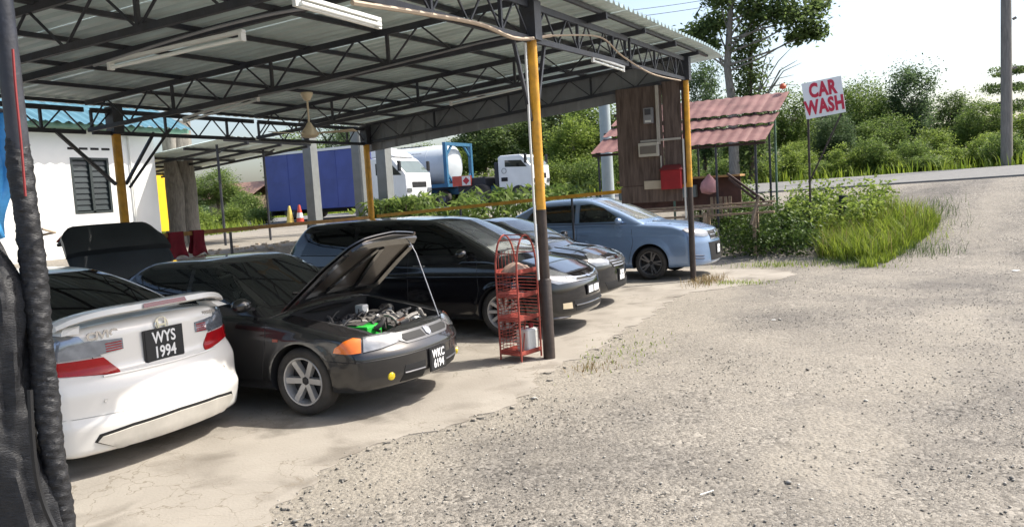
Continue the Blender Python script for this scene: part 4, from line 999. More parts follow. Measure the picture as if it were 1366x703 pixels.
    for i in range(60):
        x, y = rg.uniform(1.0, 1.80), rg.uniform(-.48, .5); z = rg.uniform(.64, .72); a, b_, h = rg.uniform(.015, .05), rg.uniform(.015, .05), rg.uniform(.02, .05)
        o = MB().box((-a, -b_, -h), (a, b_, h)).build('engine_fitting', rg.choice([M_eb, M_al, M_al, M_rim_grey, M_eb, M_eb, M_rust]), c.root, bevel=.006); o.location = (x, y, z); o.rotation_euler = (rg.uniform(-.4, .4), rg.uniform(-.4, .4), rg.uniform(0, 3))
    for sg in (-1, 1): c.seam('wiper', [(sg*.05+.2, .935), (sg*.05-.2, 1.0)], 0, M_trim, .008, .012, cab=True)
    c.patch('boot_plate', [(-.2, .6), (.2, .6), (.2, .74), (-.2, .74)], 180, M_plate, .01)
    for sg in (-1, 1): c.patch('tail_lamp', [(sg*.45, .68), (sg*.74, .68), (sg*.74, .84), (sg*.45, .84)], 180, M_red_lamp, .008)
    # boot lid standing open behind the cabin
    bx, bz = -1.78, .93
    nu, nv = 9, 19; V = []; F = []; Ll = .86
    def lidpt(u, v):       # u along the lid from its hinge, v across
        e = abs(v); y = v*(.60+.06*math.sin(u*math.pi)); cut = max(0, (e-.72)/.28); x_ = -Ll*u*(1-.12*cut**2*u**3); return x_, y, .06*math.sin(u*math.pi*.8)+.02*(1-v*v)
    for i in range(nu):
        for j in range(nv): V.append(lidpt(i/(nu-1), -1+2*j/(nv-1)))
    for i in range(nu-1):
        for j in range(nv-1): F.append((i*nv+j, i*nv+j+1, (i+1)*nv+j+1, (i+1)*nv+j))
    lo = MB().add(V, F).build('boot_lid', mat('sky_tinted_lid_paint', (.012, .018, .027), .3, .0, .2, 3, coat=.3), c.root, True, 60); lo.location = (bx, 0, bz+.03); lo.rotation_euler = (0, R(59), 0)  # bluish base colour stands in for sky reflected on the lid
    sm_ = lo.modifiers.new('thick', 'SOLIDIFY'); sm_.thickness = .02; sm_.offset = -1
    V = []; F = []; n = 23
    for i in range(n):
        v = -1+2*i/(n-1); V2 = []
        for u, h in ((.60, .004), (.64, .05), (.84, .075), (1.03, .05), (1.02, .0)):
            x_, y, z = lidpt(u, v); e = abs(v); V2.append((x_, y*1.03, z+h*(1-.35*e**8)))
        V += V2
    for i in range(n-1):
        for k in range(5): F.append((i*5+k, i*5+(k+1) % 5, (i+1)*5+(k+1) % 5, (i+1)*5+k))
    F += [tuple(range(5)), tuple((n-1)*5+k for k in range(5))[::-1]]
    q = MB().add(V, F).build('spoiler', mat('matt_black_spoiler', (.016, .019, .022), .35), lo, True, 40)
    MB().box((-.85, -.5, -.22), (-.81, .5, -.0)).build('boot_back', P_char, lo, bevel=.02)
    for sg in (-1, 1): MB().box((-.868, sg*.36-.14, -.18), (-.852, sg*.36+.14, -.06)).build('boot_lamp', M_red_lamp, lo)
    for sg in (-1, 1): MB().tube([(bx+.02, sg*.5, .9), (bx-.04, sg*.5, bz+.12)], .012, 6).build('boot_hinge', M_trim, c.root)
charcoal_saloon()

# ---- white saloon seen from behind
P_white = mat('white_car_paint', (.76, .74, .70), .22, 0, .02, 2, coat=.6, dust=.03)
def white_saloon():
    sp = dict(W=.877, xf=2.2, xr=-2.34, ax=(1.335, -1.335), H=1.435, rw=.345, zb=.12, rz=.32,
              top=[(2.2, .62), (1.9, .76), (1.0, .95), (.8, 1.0), (-1.3, 1.03), (-1.75, 1.07), (-2.12, 1.07), (-2.26, 1.05), (-2.36, .98)],
              front=[(.15, .13), (.24, .03), (.4, 0), (.55, .03), (.7, .14), (.8, .4)],
              rear=[(.08, .07), (.14, .01), (.30, -.02), (.375, -.035), (.40, -.012), (.46, 0.), (.60, .0), (.67, .03), (.74, .095), (.95, .10), (1.02, .105), (1.08, .16)],
              ws=((1.1, .95), (.2, 1.385)), rg=((-1.86, 1.03), (-.85, 1.39)), cw=(.82, .60), bowr=.24, planr=.07, bowf=.3,
              side=[(.1, -.09), (.17, -.02), (.3, -.005), (.42, 0), (.6, .0), (.8, -.01), (.95, -.035), (1.1, -.07)])
    c = Car('white_saloon', 'white saloon with boot spoiler and red tail lamps parked nose in', (-3.88, -3.70, .018), math.pi, sp, P_white)
    for sg in (-1, 1):
        c.wheel(1.335, sg, .315, .225, .2, 'five'); c.wheel(-1.335, sg, .315, .225, .2, 'five')
    c.patch('windscreen', [(-.62, 1.02), (.62, 1.02), (.52, 1.36), (-.52, 1.36)], 0, GLASS_L, cab=True, res=.08)
    c.patch('rear_window', [(-.66, 1.07), (0, 1.075), (.66, 1.07), (.53, 1.37), (0, 1.385), (-.53, 1.37)], 180, GLASS, cab=True, res=.07)
    c.side_windows([[(.75, 1.02), (-.15, 1.04), (-.16, 1.35), (.08, 1.36), (.3, 1.28)], [(-.22, 1.04), (-1.15, 1.06), (-.95, 1.28), (-.7, 1.34), (-.23, 1.35)]], GLASS)
    # boot lid shut lines
    for sg in (-1, 1): c.seam('boot_seam', [(sg*.64, 1.04), (sg*.60, .95), (sg*.52, .77), (sg*.42, .69)], 180, M_trim, .0035)
    c.seam('boot_seam', [(-.42, .69), (0, .685), (.42, .69)], 180, M_trim, .004)
    c.seam('bumper_seam', [(-.85, .44), (-.4, .425), (0, .42), (.4, .425), (.85, .44)], 180, mat('white_shadow_gap', (.35, .34, .32), .6), .003)
    c.seam('bumper_ledge', [(-.52, .695), (0, .69), (.52, .695)], 180, P_white, .012, .0)
    # lamps (view from behind: u to the right = car's right)
    for sg in (-1, 1):      # sg -1: left of picture
        v = 180+sg*38
        def mir(p): return [(u*-sg, z) for u, z in p]
        # u measured in the oblique view; inner end has larger u for sg=-1
        red = [(.44, .765), (.70, .735), (1.07, .695), (1.07, .71), (.97, .83), (.70, .835), (.44, .87)]
        clr = [(.44, .88), (.70, .845), (.96, .84), (.83, 1.0), (.68, 1.03), (.52, 1.005), (.44, .98)]
        c.patch('tail_lamp', mir(red), v, M_red_lamp, .010, .03, .03); c.patch('indicator_lamp', mir(clr), v, M_clear_lamp, .010, .03, .03)
        q = [(.60, .885), (.60, .955), (.43, .935), (.33, .94), (.33, .87), (.45, .865)]
        il = c.patch('reverse_lamp', [(u*sg, z) for u, z in [(.60, .96), (.335, .945), (.335, .865), (.53, .85)]], 180, M_clear_lamp, .010, .02, .03)
        for k in range(4): c.patch('red_reflector_strip', [(u*sg, z+.018*k) for u, z in [(.46, .863), (.345, .866), (.345, .874), (.46, .871)]], 180, M_red_lamp, .013, .006, .03, parent=il)
    c.plate(180, .0, .835, 'WYS', '1994', .34, .235, .02, .125)
    # badge H in a ring, lettering
    h = c.cast(180, 0, .985)
    bd_ = link('badge', None, c.root); bd_.location = h[0]+h[1]*.008; bd_.rotation_euler = (0, R(-6), math.pi)
    for sg in (-1, 1): MB().add([(0, sg*.022, -.045), (0, sg*.036, -.045), (0, sg*.046, .045), (0, sg*.030, .045), (.008, sg*.022, -.045), (.008, sg*.036, -.045), (.008, sg*.046, .045), (.008, sg*.030, .045)], [(0, 1, 2, 3), (4, 5, 6, 7), (0, 4, 5, 1), (1, 5, 6, 2), (2, 6, 7, 3), (3, 7, 4, 0)]).build('badge_bar', M_chrome, bd_)
    MB().box((0, -.028, -.008), (.007, .028, .008)).build('badge_bar', M_chrome, bd_)
    ring = [(0.004, .055*math.cos(t)*(1+.12*math.sin(t)), .058*math.sin(t)) for t in np.linspace(0, 2*math.pi, 21)]
    MB().tube(ring, .006, 6).build('badge_ring', M_chrome, bd_, True)
    rot = (Matrix.Rotation(math.pi, 3, 'Z') @ Matrix(((0, 0, 1), (1, 0, 0), (0, 1, 0)))).to_euler()
    h = c.cast(180, -.47, .99); lettering('CIVIC', .075, M_chrome, c.root, h[0]+h[1]*.008, (rot.x, rot.y, rot.z+R(-6)), .004, 1.25, .003)
    h = c.cast(180, .53, .995); lettering('HYBRID', .034, M_chrome, c.root, h[0]+h[1]*.008, (rot.x, rot.y, rot.z+R(8)), .003, 1.3, .002)
    # spoiler: wing on two ends
    V = []; F = []; n = 21
    prof = [(-.12, 0.), (-.155, .016), (-.145, .055), (-.04, .062), (.09, .040), (.12, .012)]
    for i in range(n):
        y = -.76+1.52*i/(n-1); e = abs(y)/.76; lift = .058*(1-e**6)+.014; xx = -2.16+.16*e**2.2; sc = 1-.25*e**5
        for px, pz in prof: V.append((xx+px*sc, y, 1.055+lift+pz*sc-.012*e**2))
    m_ = len(prof)
    for i in range(n-1):
        for k in range(m_): F.append((i*m_+k, i*m_+(k+1) % m_, (i+1)*m_+(k+1) % m_, (i+1)*m_+k))
    F += [tuple(range(m_))[::-1], tuple((n-1)*m_+k for k in range(m_))]
    spo = MB().add(V, F).build('spoiler', P_white, c.root, True, 50)
    for sg in (-1, 1): MB().add([(-2.0, sg*.74, 1.03), (-2.16, sg*.76, 1.03), (-2.10, sg*.70, 1.075), (-1.95, sg*.68, 1.075), (-2.0, sg*.62, 1.03), (-2.18, sg*.64, 1.03), (-2.14, sg*.60, 1.08), (-1.99, sg*.58, 1.08)], [(0, 1, 2, 3), (4, 7, 6, 5), (0, 4, 5, 1), (1, 5, 6, 2), (2, 6, 7, 3), (3, 7, 4, 0)]).build('spoiler_foot', P_white, spo)
    MB().add([(-2.319, -.20, 1.147), (-2.319, .20, 1.147), (-2.309, .19, 1.180), (-2.309, -.19, 1.180), (-2.29, -.20, 1.147), (-2.29, .20, 1.147)], [(0, 1, 2, 3), (0, 4, 5, 1)]).build('brake_light', mat('dark_red_lamp', (.16, .02, .018), .2, coat=1), spo)
    # lower skirt: slot and lip
    c.patch('diffuser_slot', [(-.5, .17), (.5, .17), (.65, .25), (.62, .302), (.4, .326), (0, .336), (-.4, .326), (-.62, .302), (-.65, .25)], 180, M_matte, .004, .01, .04)
    c.patch('diffuser_lip', [(-.50, .175), (.50, .175), (.63, .25), (.6, .283), (.4, .305), (0, .315), (-.4, .305), (-.6, .283), (-.63, .25)], 180, mat('pale_grey_lip', (.48, .45, .40), .4), .018, .012, .04)
    for sg in (-1, 1):
        h = c.cast(180, sg*.55, .53); MB().lathe([(.001, .003), (.012, .002), (.013, -.004)], 12, 'x').build('parking_sensor', P_white, c.root, True).location = h[0]+h[1]*.002
    for v, sg in ((-90, 1), (90, -1)):
        c.seam('door_seam', [(-.18*sg, 1.0), (-.2*sg, .3)], v); c.handle(-.05, .88, -sg, P_white); c.handle(-1.0, .9, -sg, P_white)
    c.mirror(.75, .82, 1.06, -1, P_white); c.mirror(.75, .82, 1.06, 1, P_white)
    MB().lathe([(.03, -.1), (.035, .0), (.028, 0), (.024, -.09)], 14, 'x').build('exhaust', M_rim_grey, c.root, True).location = (-2.16, -.5, .19)
white_saloon()

# ---- black people carrier
P_black = mat('black_car_paint', (.006, .006, .008), .12, 0, .15, 3, coat=1, dust=.008, spec=.4)
def mpv_spec(): return dict(W=.852, xf=2.32, xr=-2.45, ax=(1.375, -1.375), H=1.59, rw=.345, rz=.32, zb=.20,
              top=[(2.32, .66), (2.16, .76), (1.8, .90), (1.35, 1.0), (.9, 1.03), (-1.3, 1.06), (-2.25, 1.06), (-2.45, 1.0)],
              front=[(.15, .14), (.22, .02), (.30, 0), (.5, .0), (.60, .01), (.68, .03), (.75, .08), (.85, .25), (1., .6)],
              rear=[(.15, .12), (.27, .02), (.45, 0), (.6, .03), (.95, .07), (1.1, .1)],
              ws=((1.52, .97), (.38, 1.52)), rg=((-2.41, 1.0), (-1.98, 1.54)), cw=(.825, .62), ctap=.06, bowf=.32, planf=.09, crease=(.78, -.005),
              roof=[(.38, 1.545), (-.4, 1.59), (-1.4, 1.585), (-1.9, 1.55)])
def mpv():
    c = Car('black_people_carrier', 'black people carrier with silver alloy wheels parked behind the red rack', (-2.47, 1.88, .018), 0, mpv_spec(), P_black)
    for sg in (-1, 1):
        c.wheel(1.375, sg, .317, .232, .2, 'ten'); c.wheel(-1.375, sg, .317, .232, .2, 'ten')
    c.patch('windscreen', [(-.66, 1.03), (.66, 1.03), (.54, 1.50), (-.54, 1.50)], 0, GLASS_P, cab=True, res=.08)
    c.patch('rear_window', [(-.6, 1.08), (.6, 1.08), (.52, 1.48), (-.52, 1.48)], 180, GLASS, cab=True, res=.08)
    c.side_windows([[(1.0, 1.055), (.0, 1.08), (-.02, 1.47), (.34, 1.47), (.62, 1.34)], [(-.07, 1.08), (-.92, 1.10), (-.92, 1.48), (-.08, 1.475)], [(-1.0, 1.10), (-1.95, 1.12), (-1.78, 1.42), (-1.5, 1.47), (-1.0, 1.48)]], GLASS)
    for v, sg in ((-90, 1), (90, -1)):
        for p in ([(1.02, 1.0), (1.05, .6), (.98, .3)], [(-.04, 1.05), (-.06, .3)], [(-.96, 1.06), (-1.0, .7)]): c.seam('door_seam', [(x*sg, z) for x, z in p], v)
        c.handle(.14, .93, -sg, M_chrome); c.handle(-.8, .95, -sg, M_chrome)
    c.mirror(.86, .82, 1.09, -1, P_black); c.mirror(.86, .82, 1.09, 1, P_black)
    for sg in (-1, 1):
        v = sg*42
        def mir(p): return [(u*-sg, z) for u, z in p]
        c.patch('head_lamp', mir([(.74, .71), (.90, .655), (1.20, .66), (1.24, .70), (1.10, .76), (.92, .83), (.78, .85)]), v, M_head_lamp, .010, .03, .03)
        c.patch('fog_lamp', [(sg*.52, .33), (sg*.66, .34), (sg*.66, .41), (sg*.53, .41)], 0, M_cream, .006, .01, .03)
    c.patch('grille', [(-.46, .665), (.46, .665), (.50, .715), (-.50, .715)], 0, M_matte, .006, .01, .04)
    c.seam('grille_chrome', [(-.52, .722), (-.25, .700), (0, .695), (.25, .700), (.52, .722)], 0, M_chrome, .012, .008)
    c.seam('grille_chrome', [(-.46, .668), (0, .655), (.46, .668)], 0, M_chrome, .006, .008)
    c.patch('badge', [(-.06, .68), (.06, .68), (.06, .74), (-.06, .74)], 0, M_chrome, .022, .01, .03)
    c.patch('lower_intake', [(-.45, .29), (.45, .29), (.5, .43), (-.5, .43)], 0, M_matte, .004, .01, .04)
    c.seam('intake_bar', [(-.46, .36), (0, .36), (.46, .36)], 0, P_black, .012, .004)
    c.seam('lip_spoiler', [(-.78, .235), (-.4, .225), (0, .225), (.4, .225), (.78, .235)], 0, M_rim_grey, .018, .004)
    c.bonnet_seam(1.35, 2.10, .72, .55)
    c.plate(0, .0, .53, [(-.46, -.4, -.06, .4), (.05, -.4, .46, .4)], '', .40, .11, .016, .095)
    # dust line and chrome window strip
    c.seam('window_strip', [(1.0, 1.045), (0, 1.068), (-1.95, 1.108)], -90, M_trim, .006, .004)
    c.seam('windscreen_edge', [(-.70, 1.02), (-.60, 1.35), (-.565, 1.5)], 0, M_chrome, .007, .003, cab=True)
    for sg in (-1, 1): c.seam('wiper', [(sg*.1+.3, 1.035), (sg*.1-.25, 1.10)], 0, M_trim, .008, .012, cab=True)
    for sg in (-1, 1): c.patch('tail_lamp', [(sg*.58, .8), (sg*.78, .8), (sg*.76, 1.0), (sg*.6, 1.0)], 180, M_red_lamp, .008)
mpv()

# ---- black saloon between the people carrier and the blue car
P_black2 = mat('black_saloon_paint', (.014, .015, .018), .12, .2, .15, 3, coat=1, dust=.012, spec=.5)
def black_saloon():
    sp = dict(W=.85, xf=2.10, xr=-2.2, ax=(1.275, -1.275), H=1.46, rw=.335, zb=.20,
              top=[(2.10, .68), (1.98, .77), (1.6, .90), (1.0, .99), (.6, 1.01), (-1.3, 1.03), (-1.7, 1.08), (-2.05, 1.07), (-2.2, 1.0)],
              front=[(.15, .14), (.22, .03), (.30, 0), (.5, .0), (.62, .01), (.72, .03), (.80, .11), (.95, .5)],
              rear=[(.15, .15), (.27, .04), (.4, 0), (.56, .0), (.62, .05), (.8, .07), (1.0, .12)],
              ws=((1.22, .96), (.22, 1.41)), rg=((-1.78, 1.02), (-1.0, 1.40)), cw=(.82, .60), bowf=.32, planf=.09, hoodcrease=.014)
    c = Car('black_saloon', 'glossy black saloon with chrome grille between people carrier and blue car', (-2.55, 3.98, .018), 0, sp, P_black2)
    for sg in (-1, 1):
        c.wheel(1.275, sg, .302, .2, .18, 'five'); c.wheel(-1.275, sg, .302, .2, .18, 'five')
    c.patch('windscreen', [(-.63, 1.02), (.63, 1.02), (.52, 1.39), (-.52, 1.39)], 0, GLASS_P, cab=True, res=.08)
    c.patch('rear_window', [(-.6, 1.08), (.6, 1.08), (.5, 1.37), (-.5, 1.37)], 180, GLASS, cab=True, res=.08)
    c.side_windows([[(.82, 1.04), (-.12, 1.06), (-.13, 1.36), (.12, 1.36), (.34, 1.28)], [(-.19, 1.06), (-1.05, 1.08), (-.9, 1.34), (-.2, 1.36)]], GLASS)
    for sg in (-1, 1):
        v = sg*42
        def mir(p): return [(u*-sg, z) for u, z in p]
        c.patch('head_lamp', mir([(.68, .73), (.80, .655), (1.06, .655), (1.10, .71), (1.0, .79), (.82, .845), (.72, .84)]), v, M_head_lamp, .010, .03, .03)
        c.seam('wiper', [(sg*.1+.3, 1.025), (sg*.1-.25, 1.09)], 0, M_trim, .008, .012, cab=True)
    c.patch('grille', [(-.27, .60), (.27, .60), (.36, .70), (.33, .755), (-.33, .755), (-.36, .70)], 0, M_matte, .006, .01, .04)
    for z, hw in ((.625, .28), (.665, .31), (.705, .34), (.752, .34)): c.seam('grille_bar', [(-hw, z), (0, z-.004), (hw, z)], 0, M_chrome, .007, .008)
    c.patch('badge', [(-.06, .70), (.06, .70), (.06, .76), (-.06, .76)], 0, M_chrome, .022, .01, .03)
    c.patch('lower_intake', [(-.45, .27), (.45, .27), (.52, .40), (-.52, .40)], 0, M_matte, .004, .01, .04)
    c.bonnet_seam(1.1, 1.94, .70, .5)
    c.plate(0, .0, .47, [(-.30, .06, -.06, .42), (.06, .06, .32, .42), (-.40, -.42, .40, .0)], '', .26, .18, .016, .10)
    c.mirror(.78, .81, 1.07, -1, P_black2); c.mirror(.78, .81, 1.07, 1, P_black2)
    for v, sg in ((-90, 1), (90, -1)): c.seam('door_seam', [(-.15*sg, 1.0), (-.17*sg, .3)], v); c.handle(.0, .88, -sg, P_black2)
    h = Vector((-.1, .0, 1.46)); MB().tube([h, h+Vector((-.12, 0, .10))], .006, 6).build('antenna', M_trim, c.root)
    for sg in (-1, 1): c.patch('tail_lamp', [(sg*.5, .75), (sg*.76, .75), (sg*.76, .95), (sg*.5, .95)], 180, M_red_lamp, .008)
black_saloon()

# ---- blue car
P_blue = mat('pale_blue_car_paint', (.21, .31, .48), .25, .3, .06, 3, coat=.8, dust=.05)
def blue_car():
    sp = dict(W=.86, xf=2.36, xr=-2.5, ax=(1.30, -1.40), H=1.585, rw=.355, rz=.315, zb=.20,
              top=[(2.38, .86), (2.22, .94), (1.6, 1.04), (1.0, 1.09), (.6, 1.09), (-1.3, 1.07), (-1.9, 1.12), (-2.3, 1.12), (-2.5, 1.0)],
              front=[(.15, .13), (.22, .03), (.30, 0), (.5, .0), (.66, .01), (.80, .04), (.88, .10), (1.0, .4)],
              rear=[(.15, .15), (.27, .04), (.4, 0), (.56, .0), (.62, .05), (.8, .07), (1.0, .12)],
              ws=((1.25, 1.06), (.18, 1.53)), rg=((-2.1, 1.07), (-1.2, 1.50)), cw=(.825, .60), bowf=.36, planf=.07, crease=(.84, -.015))
    c = Car('blue_saloon', 'pale blue saloon parked outside the shed beyond the corner post', (-2.20, 7.97, .018), R(-2), sp, P_blue)
    for sg in (-1, 1):
        c.wheel(1.30, sg, .305, .225, .2, 'split', M_rim_grey); c.wheel(-1.40, sg, .305, .225, .2, 'split', M_rim_grey)
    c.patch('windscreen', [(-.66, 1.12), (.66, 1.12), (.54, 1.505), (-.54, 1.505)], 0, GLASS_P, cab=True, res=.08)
    c.patch('rear_window', [(-.6, 1.12), (.6, 1.12), (.5, 1.46), (-.5, 1.46)], 180, GLASS, cab=True, res=.08)
    c.side_windows([[(.80, 1.10), (-.12, 1.10), (-.13, 1.445), (.12, 1.45), (.36, 1.375)], [(-.21, 1.10), (-1.35, 1.13), (-1.15, 1.36), (-.9, 1.44), (-.22, 1.455)]], GLASS_M)
    for v, sg in ((-90, 1), (90, -1)):
        for p in ([(.95, .95), (.98, .7), (.88, .3)], [(-.165, .99), (-.18, .3)], [(-1.2, 1.0), (-1.1, .7)]): c.seam('door_seam', [(x*sg, z) for x, z in p], v)
        c.handle(.0, .86, -sg, P_blue); c.handle(-.95, .88, -sg, P_blue)
        c.seam('window_strip', [(.85*sg, 1.06), (-1.18*sg, 1.09)], v, M_trim, .007, .003)
    c.mirror(.72, .81, 1.11, -1, P_blue); c.mirror(.72, .81, 1.11, 1, P_blue)
    for sg in (-1, 1):
        v = sg*42
        def mir(p): return [(u*-sg, z) for u, z in p]
        c.patch('head_lamp', mir([(.70, .90), (.84, .79), (1.10, .755), (1.24, .76), (1.24, .84), (1.04, .90), (.80, .935)]), v, M_head_lamp, .010, .03, .03)
        c.patch('side_marker', [(u*sg*-1*-1, z) for u, z in [(1.02, .70), (1.08, .70), (1.08, .72), (1.02, .72)]], -90 if sg < 0 else 90, M_clear_lamp, .006, .01, .03) if sg < 0 else None
        for k in range(2): c.seam('bumper_vent', [(sg*.56, .36+.05*k), (sg*.74, .38+.05*k)], 0, mat('dark_blue_vent', (.02, .04, .09), .4), .014, .0)
        c.seam('wiper', [(sg*.1+.3, .995), (sg*.1-.25, 1.06)], 0, M_trim, .008, .012, cab=True)
    c.patch('grille', [(-.32, .70), (.32, .70), (.38, .85), (-.38, .85)], 0, M_matte, .006, .01, .04)
    for z in (.698, .775, .85): c.seam('grille_bar', [(-.33, z), (0, z), (.33, z)], 0, M_chrome, .007, .006)
    c.patch('badge', [(-.06, .72), (.06, .72), (.07, .84), (-.07, .84)], 0, M_chrome, .02, .01, .03)
    c.patch('lower_intake', [(-.36, .30), (.36, .30), (.42, .64), (-.42, .64)], 0, M_matte, .005, .01, .04)
    c.bonnet_seam(1.1, 2.14, .72, .5)
    c.root.scale = (1.05, 1.05, 1.05)
    c.plate(0, .0, .50, [(-.34, .05, .34, .42), (-.34, -.42, .34, .0)], '', .26, .18, .016, .09)
    h = Vector((.0, 0, 1.585)); MB().tube([h, h+Vector((-.1, 0, .07))], .007, 6).build('antenna', M_trim, c.root)
    for sg in (-1, 1): c.patch('tail_lamp', [(sg*.5, .75), (sg*.76, .75), (sg*.76, .95), (sg*.5, .95)], 180, M_red_lamp, .008)
blue_car()


for c_ in CARS: c_.finalize()
# ---------------------------------------------------------------- white house behind
def corrugated(a0, a1, z0, z1, b0, b1, along, pitch=.2, amp=.02):
    pass
def house():
    g = 1.05
    h = thing('white_house', 'white rendered house with blue corrugated roof and louvred window', 'house', (-12.5, 3.0, g))
    def L(x, y, z): return (x+12.5, y-3.0, z-g)
    def bx(n, lo, hi, m, par=h, bev=0): return MB().box(L(*lo), L(*hi)).build(n, m, par, bevel=bev)
    # front wall with a real window opening (built of four panels), then side and back walls
    y0, y1, zT = -3.5, 5.45, 3.80; wy0, wy1, wz0, wz1 = 3.28, 4.2, 1.98, 3.2
    wall = MB(); 
    for lo, hi in (((-12.65, y0, .9), (-12.5, wy0, zT)), ((-12.65, wy1, .9), (-12.5, y1, zT)), ((-12.65, wy0, .9), (-12.5, wy1, wz0)), ((-12.65, wy0, wz1), (-12.5, wy1, zT))): wall.box(L(*lo), L(*hi))
    wall.box(L(-17, y1-.15, .9), L(-12.651, y1, zT)).box(L(-17, y0, .9), L(-12.651, y0+.15, zT)).box(L(-17.15, y0, .9), L(-17.001, y1, zT))
    wall.build('wall', M_wall, h)
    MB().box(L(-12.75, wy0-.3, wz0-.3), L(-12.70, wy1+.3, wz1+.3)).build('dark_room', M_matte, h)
    win = MB()
    for lo, hi in (((-12.60, wy0, wz0), (-12.49, wy0+.05, wz1)), ((-12.60, wy1-.05, wz0), (-12.49, wy1, wz1)), ((-12.60, (wy0+wy1)/2-.03, wz0), (-12.49, (wy0+wy1)/2+.03, wz1)), ((-12.60, wy0+.051, wz0), (-12.49, wy1-.051, wz0+.05)), ((-12.60, wy0+.051, wz1-.05), (-12.49, wy1-.051, wz1))): win.box(L(*lo), L(*hi))
    w_ = win.build('window', mat('dark_window_frame', (.03, .04, .04), .5), h)
    for k in range(9):
        z = wz0+.07+k*.124
        for ya, yb in ((wy0+.055, (wy0+wy1)/2-.035), ((wy0+wy1)/2+.035, wy1-.055)):
            MB().add([L(-12.525, ya, z), L(-12.525, yb, z), L(-12.555, yb, z+.134), L(-12.555, ya, z+.134), L(-12.53, ya, z), L(-12.53, yb, z), L(-12.56, yb, z+.134), L(-12.56, ya, z+.134)], [(0, 1, 2, 3), (7, 6, 5, 4), (0, 4, 5, 1), (3, 2, 6, 7), (1, 5, 6, 2), (0, 3, 7, 4)]).build('louvre', M_glass_dark, w_)
    for k in range(4): bx('vent_slot', (-12.505, 3.25+.27*k, 3.37), (-12.492, 3.45+.27*k, 3.42), M_matte)
    bx('fascia', (-12.15, y0-.5, 3.80), (-12.11, y1+.75, 3.90), M_fascia); bx('soffit', (-12.5, y0-.5, 3.802), (-12.152, y1+.7, 3.82), M_fascia)
    # corrugated roof sheets
    ys = np.arange(y0-.5, y1+.78, .05); n0 = 0
    step = 16
    for s0 in range(0, len(ys)-1, step):
        yy = ys[s0:s0+step+1]; V = []; F = []
        for (x, z) in ((-12.0, 3.89), (-14.9, 5.3)):
            for y in yy: V.append(L(x, y, z+.028*math.cos(2*math.pi*y/.25)+.003*((s0//step) % 2)))
        n = len(yy)
        for j in range(n-1): F.append((j, j+1, n+j+1, n+j))
        MB().add(V, F).build('roof_sheet', M_blue_roof, h, True, 60)
    V = [L(-14.9, y0-.5, 5.3), L(-14.9, y1+.75, 5.3), L(-17.8, y1+.75, 3.89), L(-17.8, y0-.5, 3.89)]; MB().add(V, [(0, 1, 2, 3)]).build('rear_roof_sheet', M_blue_roof, h)
    MB().add([L(-12.5, y1, 3.80), L(-17.1, y1, 3.80), L(-14.9, y1, 5.15)], [(0, 1, 2)]).build('gable', M_wall, h)
    MB().tube([L(-12.46, 4.75, 1.1), L(-12.46, 4.75, 3.9)], .018, 8).build('downpipe', M_white_plastic, h, True)
house()
# lean-to canopy beside the house
def canopy():
    t = thing('lean_to_canopy', 'grey zinc lean-to canopy on thin dark posts beside white house', 'canopy', (-11, 7, 1.05))
    def L(p): return Vector(p)-Vector((-11, 7, 1.05))
    P = lambda x, y, a: on_a(x, y, a)
    x0, x1 = -12.45, -10.0; ya, yb = 5.6, 8.4
    zA = lambda y: 3.62-.10*(y-5.6)*0
    # roof plane slopes down away from the house
    def zr_(x, y): return 3.53+.08*(x+10.2)-.01*(y-5.5)
    ys = np.arange(5.52, 8.7, .05)
    for s0 in range(0, len(ys)-1, 16):
        yy = ys[s0:s0+17]; V = []; F = []
        for x in (-15.8, -10.1):
            for y in yy: V.append(L((x, y, zr_(x, y)+.015*math.cos(2*math.pi*y/.2)+.002*((s0//16) % 2))))
        n = len(yy)
        for j in range(n-1): F.append((j, j+1, n+j+1, n+j))
        MB().add(V, F).build('roof_sheet', M_roof, t, True, 60)
    for x in (-15.6, -14.3, -13.0, -11.6, -10.3): MB().bar(L((x, 5.55, zr_(x, 5.55)-.05)), L((x, 8.5, zr_(x, 8.5)-.05)), .05, .06).build('rafter', M_steel_dark, t)
    for y in (6.2, 7.3, 8.3): MB().bar(L((-15.7, y, zr_(-15.7, y)-.115)), L((-10.2, y, zr_(-10.2, y)-.115)), .05, .06).build('beam', M_steel_dark, t)
    for (x, y) in ((-10.75, 5.75), (-10.9, 7.4), (-15.4, 8.3), (-15.4, 6.3)):
        MB().tube([L((x, y, 1.0)), L((x, y, zr_(x, y)-.08))], .03, 8).build('post', M_steel_dark, t, True)
        MB().bar(L((x, y, 3.2)), L((x-.0, y+.4, zr_(x, y+.4)-.1)), .03).build('brace', M_steel_dark, t)
canopy()
# twin grey trunk columns beside the house (old tree trunk)
def old_trunk():
    p = on_b(246, 300, -13.6)
    t = thing('old_tree_trunk', 'thick grey weathered tree trunk split in two beside white house', 'trunk', (p.x, p.y, 1.0))
    for dx, dy, r in ((0, -.24, .20), (-.1, .20, .29)):
        pts = [(dx, dy, -.1), (dx, dy, .6), (dx+.03, dy+.02, 1.6), (dx, dy-.03, 2.2), (dx, dy, 3.3)]; mb = MB().tube(pts, [r*1.15, r, r*.95, r*.97, r*.9], 20)
        mb.v = [(x+.04*math.sin(z*5+y*9), y+.03*math.sin(z*4+x*11), z) for x, y, z in mb.v]; mb.build('trunk', M_bark, t, True, 60)
    mb = MB(); 
    for i in range(160): pass
old_trunk()
p = on_b(209, 290, -16.6)
yp = thing('yellow_hoarding', 'bright yellow board standing between white house and grey trunk', 'board', (p.x, p.y, 1.0))
MB().box((-.03, -1.2, .35), (.03, .55, 2.4)).build('panel', M_yel_panel, yp, bevel=.01)
for y in (-1., .4): MB().bar((-.06, y, 0), (-.06, y, 2.35), .06).build('post', M_steel_dark, yp)

